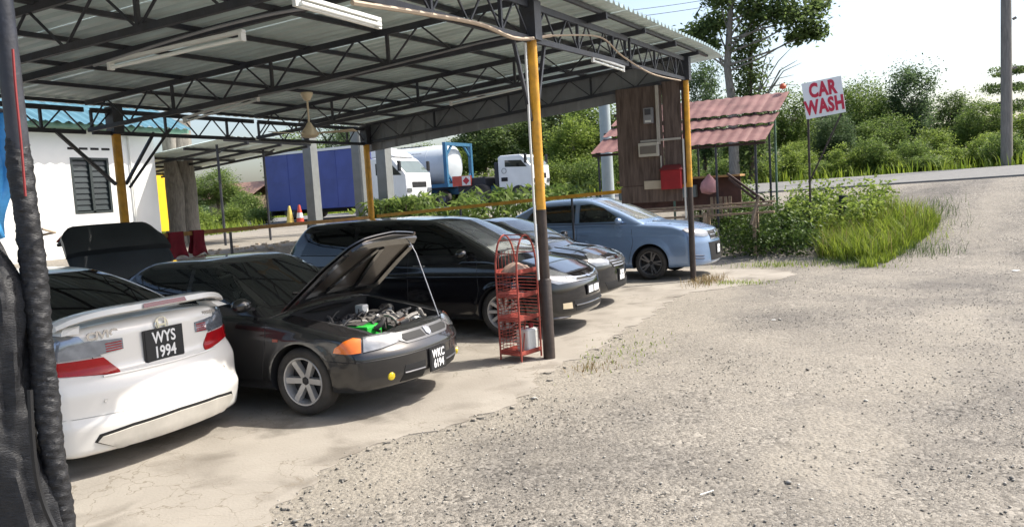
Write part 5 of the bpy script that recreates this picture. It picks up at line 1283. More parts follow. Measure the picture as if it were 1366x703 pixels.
# ---------------------------------------------------------------- concrete poles
def pole(name, px, py_top, py_base, a, r0, r1, H, label, m, cat='pole', square=False):
    p = on_a(px, py_base, a); z = tz(p.x, a)
    t = MB()
    if square: t.add([(-r0, -r0, -.2), (r0, -r0, -.2), (r0, r0, -.2), (-r0, r0, -.2), (-r1, -r1, H), (r1, -r1, H), (r1, r1, H), (-r1, r1, H)], [(0, 3, 2, 1), (4, 5, 6, 7), (0, 1, 5, 4), (1, 2, 6, 5), (2, 3, 7, 6), (3, 0, 4, 7)])
    else: t.tube([(0, 0, -.2), (0, 0, H*.5), (0, 0, H)], [r0, (r0+r1)/2, r1], 16)
    o = t.build(name, m, None, not square); o.location = (p.x, a, z); tag(o, label, cat); return o
pole('concrete_pole', 421, 175, 296, 10.4, .155, .14, 6.5, 'grey concrete pole standing in front of blue box lorry', M_concrete_post, square=True)
pole('concrete_pole', 484, 175, 296, 10.6, .13, .12, 6.5, 'grey concrete pole close behind the yellow rear corner post', M_concrete_post, square=True)
pole('concrete_pole', 517, 175, 280, 10.8, .165, .15, 6.5, 'wide grey concrete pole in front of the white lorry cab', M_concrete_post, square=True)
up = pole('utility_pole', 811, 130, 245, 15.4, .19, .13, 9.0, 'tall bluish concrete utility pole behind the red roofed stall', M_conc_pole)
up2 = pole('timber_pole', 1343, 0, 218, 25.2, .19, .14, 11.5, 'tall brown timber utility pole on the verge beyond road', M_pole)
for k, z in enumerate((3.4, 5.1, 6.3, 8.1)): MB().tube([(.2, 0, z), (.3, .02, z+.05)], .05, 8).build('knot', M_pole, up2, True)
MB().tube([(-.05, 0, 8.6), (-1.0, .2, 8.75), (-1.6, .3, 8.62)], [.05, .04, .02], 8).build('bracket_arm', M_pole, up2, True)
# overhead wires
A = Vector((-22, 40, 11.4)); 
def wire(px0, py0, px1, py1, a0, a1, label):
    p, q = on_a(px0, py0, a0), on_a(px1, py1, a1); d = q-p; p = p-d*1.2; q = q+d*2.2
    pts = [p.lerp(q, t)-Vector((0, 0, .5*math.sin(math.pi*t))) for t in np.linspace(0, 1, 24)]; o0 = pts[0].copy()
    o = MB().tube([x-o0 for x in pts], .012, 5).build('overhead_wire', M_black_rubber, None, True); o.location = o0; tag(o, label, 'wire')
wire(800, 16, 940, -6, 24, 27, 'lower overhead wire crossing the white sky above roof edge'); wire(800, 6, 920, -12, 24, 27, 'upper overhead wire crossing the white sky above roof edge')

# ---------------------------------------------------------------- vehicles on the road
def wheel_simple(par, x, y, r, wd, z):
    wh = link('wheel', None, par); wh.location = (x, y, z+r)
    MB().lathe([(r*.55, -wd/2), (r*.9, -wd/2), (r, -wd*.35), (r, wd*.35), (r*.9, wd/2), (r*.55, wd/2)], 24, 'y').build('tyre', M_tyre, wh, True, 40)
    MB().lathe([(.001, -wd*.2), (r*.3, -wd*.3), (r*.56, -wd*.42), (r*.56, wd*.42), (r*.3, wd*.3), (.001, wd*.2)], 20, 'y').build('rim', M_rim_grey, wh, True, 40)
def cab(par, x0, W2, zb, H, L_, m, slope=.35, roofcap=False):
    """lorry cab: profile extruded across, faces +x; x0 rear of cab"""
    pr = [(x0, zb), (x0+L_-.05, zb), (x0+L_, zb+.35), (x0+L_-.03, zb+.95), (x0+L_-slope, zb+H-.12), (x0+L_-slope-.15, zb+H), (x0+.1, zb+H), (x0, zb+H-.08)]
    n = len(pr); V = [(x, -W2, z) for x, z in pr]+[(x, W2, z) for x, z in pr]
    F = [tuple(range(n)), tuple(range(2*n-1, n-1, -1))]+[(i, n+i, n+(i+1) % n, (i+1) % n) for i in range(n)]
    c = MB().add(V, [f[::-1] for f in F]).build('cab', m, par, bevel=.06)
    bm = bmesh.new(); bm.from_mesh(c.data); bmesh.ops.recalc_face_normals(bm, faces=bm.faces); bm.to_mesh(c.data); bm.free()
    for s in (-1, 1):
        y = s*(W2+.006); q = [(x0+.35, y, zb+.95), (x0+L_-.2, y, zb+.90), (x0+L_-slope-.12, y, zb+H-.25), (x0+.35, y, zb+H-.22)]
        MB().add(q+[(a, b-s*.02, c_) for a, b, c_ in q], [(0, 1, 2, 3), (7, 6, 5, 4), (0, 4, 5, 1), (1, 5, 6, 2), (2, 6, 7, 3), (3, 7, 4, 0)]).build('side_window', GLASS, c)
    f0, f1 = Vector((x0+L_-.03, 0, zb+.95)), Vector((x0+L_-slope, 0, zb+H-.12)); nrm = Vector((f1.z-f0.z, 0, f0.x-f1.x)).normalized()*.02
    q = [f0.lerp(f1, .05)+Vector((0, -W2*.9, 0)), f0.lerp(f1, .05)+Vector((0, W2*.9, 0)), f0.lerp(f1, .92)+Vector((0, W2*.86, 0)), f0.lerp(f1, .92)+Vector((0, -W2*.86, 0))]
    MB().add([p+nrm for p in q]+[p-nrm*.3 for p in q], [(0, 1, 2, 3), (7, 6, 5, 4), (0, 4, 5, 1), (1, 5, 6, 2), (2, 6, 7, 3), (3, 7, 4, 0)]).build('windscreen', GLASS_L, c)
    for s in (-1, 1):
        MB().box((x0+L_-.06, s*W2*.78-.16, zb+.22), (x0+L_+.02, s*W2*.78+.16, zb+.40)).build('head_lamp', M_head_lamp, c, bevel=.03)
        MB().box((x0+L_-.25, s*(W2+.12)-.07, zb+1.05), (x0+L_-.15, s*(W2+.12)+.07, zb+1.45)).build('mirror', M_trim, c, bevel=.02)
    MB().box((x0+L_-.3, -W2, zb-.25), (x0+L_+.06, W2, zb-.005)).build('bumper', M_lorry_dark, c, bevel=.04)
    MB().box((x0+L_-.01, -W2*.55, zb+.40), (x0+L_+.012, W2*.55, zb+.62)).build('grille', M_matte, c, bevel=.01)
    return c
def box_lorry():
    p0, p1 = on_a(352, 215, 17.6), on_a(480, 205, 17.6)
    y = 17.6+1.05; t = thing('box_lorry', 'blue box lorry with white cab parked at roadside behind shed', 'lorry', ((p0.x+p1.x)/2, y, tz(-18, 20)+.03))
    Lh = (p1.x-p0.x)/2; zb, zt_ = .40, 2.78
    bx_ = MB().box((-Lh, -1.05, zb), (Lh, 1.05, zt_)).build('cargo_box', M_blue_box, t, bevel=.02)
    for s in (-1, 1):
        MB().box((-Lh-.01, s*1.05-.03, zt_-.06), (Lh+.01, s*1.05+.03, zt_+.04)).build('white_edge', M_truck_white, bx_); MB().box((Lh-.06, s*1.05-.03, zb), (Lh+.04, s*1.05+.03, zt_-.061)).build('white_edge', M_truck_white, bx_)
        for k in range(1, 4): MB().box((-Lh+2*Lh*k/4-.02, s*1.05-.012, zb+.02), (-Lh+2*Lh*k/4+.02, s*1.05+.012, zt_-.07)).build('panel_rib', M_blue_box, bx_)
        MB().box((-Lh, s*1.05-.014, zb+1.15), (Lh-.07, s*1.05+.014, zb+1.19)).build('panel_rib', M_blue_box, bx_)
    MB().box((-Lh, -.45, .24), (Lh+1.9, .45, .395)).build('chassis', M_lorry_dark, t)
    cab(t, Lh+.25, .92, .62, 1.62, 1.75, M_truck_white, .55)
    MB().add([(Lh+.3, -.8, 2.26), (Lh+1.4, -.7, 2.26), (Lh+.95, -.65, 2.55), (Lh+.3, -.75, 2.72), (Lh+.3, .8, 2.26), (Lh+1.4, .7, 2.26), (Lh+.95, .65, 2.55), (Lh+.3, .75, 2.72)], [(0, 1, 2, 3), (7, 6, 5, 4), (0, 4, 5, 1), (1, 5, 6, 2), (2, 6, 7, 3), (3, 7, 4, 0)]).build('wind_deflector', M_truck_white, t, bevel=.05)
    for s in (-1, 1):
        wheel_simple(t, -Lh+1.2, s*.85, .38, .34, -.0); wheel_simple(t, Lh+1.2, s*.82, .38, .22, -.0)
    MB().box((-Lh+.1, -1.0, .2), (-Lh+.15, 1.0, .395)).build('rear_guard', M_lorry_dark, t)
box_lorry()
def tanker():
    a = 22.6
    p0, p1 = on_a(470, 195, a), on_a(592, 190, a)
    t = thing('tank_trailer', 'white tank container in blue frame on a lorry trailer', 'tanker', ((p0.x+p1.x)/2, a+1.2, tz(-15, 20)+.05))
    Lh = (p1.x-p0.x)/2; z0, z1 = .95, 2.95; zm = (z0+z1)/2+.04; r = .92
    MB().lathe([(.001, -Lh+.12), (.5, -Lh+.15), (.85, -Lh+.28), (r, -Lh+.5), (r, Lh-.5), (.85, Lh-.28), (.5, Lh-.15), (.001, Lh-.12)], 40, 'x', (0, 0, zm)).build('tank', M_tank, t, True, 50)
    for k in (-.5, 0, .5): MB().lathe([(r+.004, Lh*k-.03), (r+.015, Lh*k), (r+.004, Lh*k+.03)], 40, 'x', (0, 0, zm)).build('tank_band', M_tank, t, True)
    for s in (-1, 1):
        for e in (-1, 1):
            MB().box((e*Lh-.08, s*1.15-.08, z0), (e*Lh+.08, s*1.15+.08, z1)).build('frame_post', M_tank_blue, t)
        MB().box((-Lh+.09, s*1.15-.07, z0), (Lh-.09, s*1.15+.07, z0+.16)).build('frame_beam', M_tank_blue, t); 
    for e in (-1, 1):
        MB().box((e*Lh-.07, -1.06, z1-.15), (e*Lh+.07, 1.06, z1-.001)).build('frame_beam', M_tank_blue, t); MB().box((e*Lh-.07, -1.06, z0+.001), (e*Lh+.07, 1.06, z0+.15)).build('frame_beam', M_tank_blue, t)
        for s in (-1, 1):
            MB().bar((e*Lh, s*1.07, z1-.6), (e*Lh, s*.55, z1-.12), .08).build('frame_brace', M_tank_blue, t); MB().bar((e*Lh, s*1.07, z0+.6), (e*Lh, s*.55, z0+.12), .08).build('frame_brace', M_tank_blue, t)
    for k in range(6): MB().box((-.5-.02*k, -r-.02, 2.55-.16*k), (-.5+.42-.05*(k % 3), -r*.9, 2.57-.16*k)).build('print_line', mat('grey_print', (.3, .32, .33), .5), t) if False else None
    for k, (x_, w_, th) in enumerate(((.55, .55, 38), (.45, .28, 30), (.48, .42, 20), (.45, .3, 10), (.55, .2, 0))):      # stencilled rows, too far off to read
        for q in range(3 if w_ > .4 else 2):
            t_ = R(th); o = MB().box((-w_/7, -.002, -.03), (w_/7, .002, .03)).build('stencil_mark', mat('grey_stencil', (.33, .36, .38), .6), t); o.location = (x_+q*w_/3, -(r+.003)*math.cos(t_), zm+(r+.003)*math.sin(t_)); o.rotation_euler = (-t_, 0, 0)
    MB().box((-Lh, -.5, .62), (Lh+2.4, .5, .88)).build('chassis', M_tank_blue, t); MB().box((-Lh, -1.1, .885), (Lh, 1.1, .945)).build('deck', M_lorry_dark, t)
    MB().box((Lh+.25, -1.1, .95), (Lh+1.2, -1.05, 1.4)).build('warning_panel', mat('orange_red_panel', (.5, .08, .05), .5), t)
    MB().box((Lh+.75, -1.115, .97), (Lh+1.18, -1.101, 1.38)).build('placard', M_white_plastic, t)
    o = MB().box((-.12, -.004, -.12), (.12, .004, .12)).build('placard_diamond', mat('placard_red', (.45, .03, .04), .5), t); o.location = (Lh+.965, -1.12, 1.175); o.rotation_euler = (0, R(45), 0)
    for x in (-Lh+.7, -Lh+1.9, Lh+1.6):
        for s in (-1, 1): wheel_simple(t, x, s*.98, .5, .32, 0)
    for k in range(7): MB().bar((-.6+.2*k, -.25, zm+r+.03), (-.6+.2*k, .25, zm+r+.03), .1, .02).build('walkway_slat', M_lorry_dark, t)
tanker()
def white_lorry():
    a = 22.8; p = on_a(663, 230, a)
    t = thing('white_lorry', 'white lorry with short cab standing on road behind the tanker', 'lorry', (p.x-.0, a+1.1, tz(p.x, a)))
    c = cab(t, 0, 1.0, .62, 1.45, 1.6, M_truck_white, .35)
    MB().box((-5.2, -.45, .50), (1.2, .45, .61)).build('chassis', M_lorry_dark, t)
    MB().box((-.22, -.95, .62), (-.02, .95, 1.8)).build('cab_back_frame', M_lorry_dark, t, bevel=.04)
    MB().box((-2.0, -1.1, .62), (-.6, 1.1, 1.2)).build('low_body', M_lorry_dark, t, bevel=.02)
    for y in (-1.006,): MB().lathe([(.10, -.004), (.12, .004), (.10, .01)], 20, 'y', (.30, y-.01, 1.4)).build('round_emblem', M_concrete_post, t); MB().box((.15, -1.02, .95), (.45, -1.001, 1.12)).build('vent', M_matte, t)
    for x in (.95, -2.9, -4.0):
        for s in (-1, 1): wheel_simple(t, x, s*.9, .38, .28, 0)
white_lorry()
# traffic cones
def cone(px, py, a, m, label):
    p = on_a(px, py, a); t = thing('traffic_cone', label, 'cone', (p.x, a, tz(p.x, a)+.0))
    MB().box((-.2, -.2, 0), (.2, .2, .04)).build('base', m, t, bevel=.02); MB().lathe([(.001, .76), (.035, .76), (.05, .72), (.16, .04), (.001, .04)], 20).build('body', m, t, True, 40)
    MB().lathe([(.125, .262), (.131, .255), (.099, .455), (.095, .455)], 20).build('band', M_white_plastic if m is M_cone_red else M_cone_yellow, t, True)
cone(388, 303, 15.8, M_cone_yellow, 'faded yellow traffic cone beside the blue box lorry'); cone(401, 300, 16.0, M_cone_red, 'red traffic cone with white band beside the blue box lorry')

# ---------------------------------------------------------------- food stall with red roof
def stall():
    ya, yb = 11.0, 13.0; g = tz(-1.3, 11.5)
    t = thing('roadside_stall', 'open roadside stall with stepped faded red corrugated roof on thin posts', 'stall', (-1.3, 12, g))
    def L(p): return Vector(p)-Vector((-1.3, 12, g))
    xl, xr_ = -3.45, .48
    rows = [((11.0, 2.74), (11.75, 3.12)), ((11.70, 3.17), (12.25, 3.42)), ((12.20, 3.47), (13.2, 3.98))]
    for ri, ((y0, z0), (y1, z1)) in enumerate(rows):
        xs = np.arange(xl, xr_+.36, .05)
        for s0 in range(0, len(xs)-1, 19):
            xx = xs[s0:s0+20]; n = len(xx); V = []; F = []
            for lay in (0, -.006):
                for (y, z) in ((y0, z0), (y1, z1)):
                    sh = .30*(y-11)/2.2
                    for x in xx: V.append(L((x+sh, y, z+lay+.009*float(np.clip(2.2*math.cos(2*math.pi*x/.25), -1, 1))+.003*((s0//19) % 2))))
            for j in range(n-1): F += [(j, j+1, n+j+1, n+j), (2*n+j, 3*n+j, 3*n+j+1, 2*n+j+1), (j, 2*n+j, 2*n+j+1, j+1)]
            MB().add(V, F).build('roof_sheet', M_pink_roof, t, True, 50)
    MB().lathe([(.001, .12), (.05, .11), (.085, .05), (.07, -.01), (.001, -.03)], 16).build('ridge_finial', mat('orange_finial', (.55, .10, .04), .5), t, True).location = L((.95, 13.15, 4.08))
    for i, (x, y) in enumerate(((-3.3, 11.15), (-1.4, 11.15), (-.35, 11.1), (.55, 11.15), (-3.2, 13.0), (-1.2, 13.0), (.35, 12.4), (.75, 13.0), (.62, 12.9))):
        z = np.interp(y, [11, 13.2], [2.72, 3.95]); MB().tube([L((x, y, tz(x, y)-.05)), L((x, y, z))], .028, 8).build('post', M_green_post if i in (1, 7) else M_steel_dark, t, True)
    for y, z in ((11.1, 2.68), (12.1, 3.26), (13.0, 3.80)): MB().bar(L((xl, y, z)), L((xr_+.3, y, z)), .05, .06).build('beam', M_darktimber, t)
    # counter with shelf
    MB().box(L((-3.0, 11.6, 1.95)), L((.1, 12.3, 2.0))).build('counter_top', mat('orange_counter', (.45, .25, .10), .6), t, bevel=.006)
    MB().box(L((-2.95, 11.95, 1.2)), L((.05, 12.0, 1.949))).build('counter_front', mat('dark_red_counter', (.10, .045, .035), .7, 0, .4, 3), t)
    MB().box(L((-3.0, 11.7, 1.5)), L((-1.0, 11.9, 1.80))).build('grey_chest', mat('grey_cabinet', (.22, .25, .24), .5), t, bevel=.01)
    for k in range(5): MB().box(L((-.62+.11*k, 11.55, .95)), L((-.55+.11*k, 11.57, 1.48))).build('slat', M_timber, t)
    return t
stall()
def plank(p, q, w, h, label, m=M_timber):
    p, q = Vector(p), Vector(q); o0 = p.copy(); o = MB().bar(p-o0, q-o0, w, h).build('timber_plank', m); o.location = o0; tag(o, label, 'plank'); return o
# timber bench / handrail in front of the stall
bn = thing('timber_bench', 'low weathered timber bench of long planks in front of the stall', 'bench', (-.9, 10.6, tz(-.9, 10.6)))
bz = tz(-.9, 10.6)
for k, (y, z) in enumerate(((10.35, 1.22), (10.75, 1.28), (10.55, 1.05))):
    MB().bar((-3.1, y-10.6, z-bz-.04), (1.9, y-10.6+.03*k, z-bz+.05), .13, .045).build('plank', M_timber, bn)
for x in (-2.6, -1.0, .4, 1.5):
    MB().bar((x, -.25, -.1), (x, -.25, 1.16-bz), .07).build('leg', M_timber, bn); MB().bar((x, .15, -.1), (x, .15, 1.2-bz), .07).build('leg', M_timber, bn)
plank(on_a(970, 232, 10.3), on_a(1020, 268, 10.3), .09, .05, 'upper dark timber plank leaning on the bench by the stall', M_darktimber)
plank(on_a(972, 238, 10.25), on_a(1008, 266, 10.25), .07, .05, 'lower dark timber plank leaning on the bench by the stall', M_darktimber)
plank(on_a(1002, 300, 10.15), on_a(1012, 262, 10.25), .12, .03, 'pale upright timber plank propped against the bench', M_timber)
pb = on_a(946, 246, 11.4)
V = MB().lathe([(.001, .24), (.03, .24), (.05, .2), (.10, .14), (.17, .05), (.20, -.08), (.17, -.2), (.001, -.25)], 16); V.v = [(x*(1+.15*math.sin(5*z*9+y*20)), y*(1+.1*math.sin(x*30)), z) for x, y, z in V.v]
o = V.build('pink_plastic_bag', M_pink_cloth, None, True, 60); o.location = pb; tag(o, 'bulging pink plastic bag hanging at the corner of the stall counter', 'bag')

# ---------------------------------------------------------------- car wash sign
def sign():
    a = 11.5; c = on_a(1099, 131, a); base = on_a(1081, 285, a)
    t = thing('car_wash_sign', 'white board with red CAR WASH lettering on a thin steel post', 'sign', (base.x, a, tz(base.x, a)))
    o = Vector((base.x, a, tz(base.x, a)))
    # board faces the camera side, tilted
    tl_, tr_, br_, bl_ = [on_a(x, y, a) for x, y in ((1069.5, 112), (1122.5, 101.5), (1128, 149.5), (1075.5, 160))]
    ex = ((tr_-tl_)+(br_-bl_))/2; ey = ((tl_-bl_)+(tr_-br_))/2; w_, h_ = ex.length, ey.length; tilt = math.atan2(ex.z, ex.x)
    b = MB().box((-w_/2, -.012, -h_/2), (w_/2, .012, h_/2)).build('sign_board', M_sign, t); b.location = (tl_+tr_+br_+bl_)/4-o; b.rotation_euler = (0, -tilt, 0)
    fr = M_chrome
    lettering('CAR', .43, M_sign_red, b, (0.0, -.016, .19), (R(90), 0, 0), .003, .64, .02, 1.1); lettering('WASH', .43, M_sign_red, b, (0.0, -.016, -.185), (R(90), 0, 0), .003, .64, .02, 1.08)
    MB().bar((0, .03, -.2), on_a(1077, 120, a)-o+Vector((0, .03, 0)), .045).build('post', M_brownpost, t)
    p, q = on_a(1081, 240, a)-o, on_a(1122, 152, a)-o; MB().bar(p+Vector((0, .03, 0)), q+Vector((0, .03, 0)), .035).build('brace', M_brownpost, t)
sign()
# dark stump post by the grass
p = on_a(1124, 272, 12.2); o = MB().tube([(0, 0, -.1), (.02, 0, .5)], [.11, .10], 12).build('fence_stump', mat('dark_stump', (.03, .035, .04), .9), None, True); o.location = (p.x, 12.2, tz(p.x, 12.2)); o.scale = (1, 1, 1.5); tag(o, 'short dark timber stump standing in the tall grass', 'stump')
# ---------------------------------------------------------------- vegetation
def leaves(C, size, rng, up=.35, asp=.45, droop=0.):
    """diamond leaves at points C (n,3)"""
    n = len(C); d = rng.normal(size=(n, 3)); d[:, 2] = d[:, 2]*.6-droop; d /= np.linalg.norm(d, axis=1)[:, None]
    nn = rng.normal(size=(n, 3)); nn[:, 2] += up*2; s = np.cross(d, nn); s /= np.linalg.norm(s, axis=1)[:, None]+1e-9
    L = size*rng.uniform(.6, 1.35, n)[:, None]
    P = np.stack([C-d*L*.5, C+s*L*asp*.5, C+d*L*.5, C-s*L*asp*.5], 1)
    P[:, 2, 2] -= .12*L[:, 0]
    return P.reshape(-1, 3), np.arange(4*n).reshape(-1, 4)
def blob_points(rng, ell, n, sub, spread=.34):
    cx, cy, cz, rx, ry, rz = ell
    u = rng.normal(size=(sub, 3)); u /= np.linalg.norm(u, axis=1)[:, None]; u *= rng.uniform(.35, 1., (sub, 1))**.6
    k = rng.integers(0, sub, n); g = rng.normal(size=(n, 3)); sc = rng.uniform(.6, 1.3, sub)[k][:, None]
    return np.array([cx, cy, cz])+(u[k]*.86+g*spread*.55*sc)*np.array([rx, ry, rz]), np.array([cx, cy, cz])+u*.75*np.array([rx, ry, rz])
PROTO = {}
def tree_proto(key, seed, H, ells, n, leaf, lm, bark, trunk_r=.16, sub=26, asp=.45, bare=0):
    rng = np.random.default_rng(seed); P = []; subs = []
    tot = sum(e[3]*e[5] for e in ells)
    for e in ells:
        p, s_ = blob_points(rng, e, int(n*e[3]*e[5]/tot), max(6, int(sub*e[3]*e[5]/tot*len(ells)))); P.append(p); subs.append((e, s_))
    V, F = leaves(np.concatenate(P), leaf, rng, asp=asp); crown = np_mesh('crown', V, F, lm)
    mb = MB(); top = max(e[2] for e in ells)
    cx = np.mean([e[0] for e in ells]); pts = [Vector((0, 0, -.3)), Vector((.05*H*rng.normal()*.3, 0, H*.25)), Vector((cx*.5, .02*H*rng.normal(), H*.5)), Vector((cx, 0, top))]
    mb.tube(pts, [trunk_r*1.2, trunk_r, trunk_r*.75, trunk_r*.25], 10)
    for e, s_ in subs:
        b0 = pts[1].lerp(pts[3], min(1, max(0.1, (e[2]-e[5]*.6-pts[1].z)/max(.1, pts[3].z-pts[1].z)))); c = Vector(e[:3])
        mb.tube([b0, b0.lerp(c, .5)+Vector((0, 0, -.03*H)), c], [trunk_r*.5, trunk_r*.35, trunk_r*.18], 7)
        for q in s_[:8]: q = Vector(q); mb.tube([b0.lerp(c, .6), b0.lerp(c, .8).lerp(q, .5), q], [trunk_r*.22, trunk_r*.14, trunk_r*.05], 5)
    PROTO[key] = (crown, mb.mesh('trunk', bark, True, 60), H)
# H = height of crown top in prototype units (metres)
tree_proto('round', 1, 8, [(0, 0, 5.2, 2.4, 2.4, 2.4), (1.3, .3, 4.0, 1.6, 1.6, 1.4), (-1.3, -.3, 3.8, 1.6, 1.6, 1.4)], 15000, .21, ML_mid, M_bark_dark)
tree_proto('dense', 2, 8, [(0, 0, 5.4, 2.0, 2.0, 2.5), (.9, .2, 3.4, 1.7, 1.7, 1.9), (-.9, .2, 3.0, 1.8, 1.8, 2.0)], 16000, .20, ML_blue, M_bark_dark)
tree_proto('broad', 3, 8, [(0, 0, 5.6, 1.8, 1.8, 1.8), (2.0, 0, 4.2, 1.9, 1.7, 1.3), (-1.9, 0, 4.0, 2.0, 1.8, 1.4), (.2, -.8, 3.0, 2.0, 1.6, 1.3)], 17000, .22, ML_dark, M_bark_dark)
tree_proto('light', 4, 8, [(0, 0, 5.2, 2.0, 2.0, 2.4), (1.0, 0, 3.2, 1.7, 1.7, 1.6), (-1.1, 0, 3.0, 1.7, 1.7, 1.6)], 14000, .23, ML_light, M_bark)
tree_proto('layered', 5, 8, [(0, 0, 7.2, 1.6, 1.6, .5), (.3, 0, 5.9, 2.6, 2.4, .5), (-.5, 0, 4.5, 2.8, 2.6, .55), (.5, 0, 3.1, 2.2, 2.2, .6)], 9000, .2, ML_dark, M_bark_dark)
tree_proto('shrub', 6, 2.4, [(0, 0, 1.2, 1.2, 1.0, 1.1), (.8, .1, .8, .9, .9, .8), (-.8, 0, .8, .9, .9, .8)], 6500, .14, ML_mid, M_bark_dark, .05)
tree_proto('shrub_light', 7, 2.4, [(0, 0, 1.3, 1.1, 1.0, 1.0), (.8, .1, .8, 1.0, .9, .8), (-.8, 0, .7, 1.0, .9, .7)], 6500, .14, ML_light, M_bark_dark, .05)
def tree(key, name, pos, H, wscale, label, group, rz=None, cat='tree'):
    crown, trunk, H0 = PROTO[key]; s = H/H0
    t = thing(name, label, cat, pos, rz if rz is not None else random.uniform(0, 6.28), group); t.scale = (s*wscale, s*wscale, s)
    link('crown', crown, t); link('trunk', trunk, t); return t
def tree_px(key, px, pytop, a, wpx, label, name='roadside_tree', group='trees beyond the road', cat='tree'):
    top = on_a(px, pytop, a); z = tz(top.x, a); H = top.z-z; crown, trunk, H0 = PROTO[key]
    dist = (top-CAM).dot(FWD); wm = wpx*dist/1050; base_w = {'round': 5.6, 'dense': 5.2, 'broad': 7.4, 'light': 5.2, 'layered': 5.4, 'shrub': 3.3, 'shrub_light': 3.4}[key]
    return tree(key, name, (top.x, a, z-.05), H*1.03, max(.35, wm/(base_w*H/H0)), label, group, cat=cat)
T = [
 ('round', 285, 222, 24, 78, 'small bushy tree standing in the green plot behind the canopy'),
 ('round', 395, 172, 32, 95, 'leafy tree rising behind the roof of the blue box lorry'),
 ('dense', 452, 165, 36, 85, 'dark tree behind the gap between box lorry and rear post'),
 ('round', 560, 190, 60, 70, 'distant tree showing above the white tank container'),
 ('broad', 640, 120, 34, 150, 'broad dark tree filling the view above the tanker trailer'),
 ('light', 600, 195, 31, 70, 'bright green tree directly behind the tank container end frame'),
 ('broad', 745, 105, 36, 150, 'broad dark tree behind the white lorry and middle yellow post'),
 ('dense', 700, 140, 40, 120, 'dense dark tree behind the white lorry cab'),
 ('light', 720, 205, 27, 60, 'bright green young tree beside the white lorry'),
 ('round', 790, 120, 33, 110, 'leafy tree behind the upper part of the plywood board'),
 ('dense', 870, 100, 34, 110, 'dense tree behind the plywood board and corner post'),
 ('dense', 935, 78, 31, 75, 'tall narrow tree beside the pale forked trunk above stall roof'),
 ('broad', 1010, 120, 30, 90, 'dark tree behind the right end of the stall roof'),
 ('round', 1055, 112, 34, 80, 'rounded tree showing left of the car wash sign post'),
 ('round', 1150, 100, 40, 90, 'rounded pale green tree right of the car wash sign'),
 ('dense', 1216, 84, 40, 92, 'tallest dark rounded tree between sign and timber pole'),
 ('broad', 1270, 116, 42, 100, 'low spreading tree between dark rounded tree and timber pole'),
 ('layered', 1345, 82, 38, 80, 'tiered flat branched tree behind the timber pole'),
 ('round', 1310, 128, 34, 80, 'leafy tree in front of the tiered tree by the timber pole'),
 ('round', 1180, 150, 33, 80, 'leafy low tree in front of the tallest dark rounded tree'),
 ('dense', 1110, 150, 31, 70, 'dark low tree directly behind the car wash sign'),
 ('light', 1240, 168, 31, 70, 'bright green bushy tree in front of the tallest dark rounded tree'),
 ('light', 1065, 185, 29, 60, 'bright green bushy tree beside the car wash sign post'),
 ('light', 1330, 172, 30, 60, 'bright green bushy tree right beside the timber pole'),
 ('light', 985, 160, 29, 60, 'bright green bushy tree right behind the stall roof'),
 ('broad', 1105, 120, 46, 110, 'tall spreading tree far behind the car wash sign'),
 ('broad', 1165, 118, 48, 110, 'tall spreading tree far behind the rounded pale tree'),
 ('light', 760, 150, 30, 90, 'bright green tree between middle yellow post and plywood board'),
 ('light', 1385, 140, 33, 80, 'leafy tree beyond the timber pole at the road'),
]
for k, x, y, a, wpx, lab in T: tree_px(k, x, y, a, wpx, lab)
# row of shrubs along the far verge
rs = random.Random(11)
sh = []
for i, px in enumerate(range(560, 1420, 27)):
    px2 = px+rs.uniform(-8, 8); hor = 276-(px2-400)*.0595
    tree_px(rs.choice(['shrub', 'shrub_light', 'shrub_light']), px2, hor-rs.uniform(20, 62), 26.5+rs.uniform(-.3, 2.5), rs.uniform(62, 84), 'leafy green shrub in the hedge along the far road verge', 'verge_shrub', 'shrubs along the far verge', 'shrub')
for i, (px, py, a, wpx) in enumerate([(232, 262, 17, 60), (300, 268, 16, 70), (345, 272, 18, 60), (262, 272, 15, 60), (325, 250, 22, 60)]):
    tree_px('shrub_light' if i % 2 else 'shrub', px, py, a, wpx, 'low leafy shrub in the green plot beyond the canopy posts', 'plot_shrub', 'shrubs in the green plot', 'shrub')
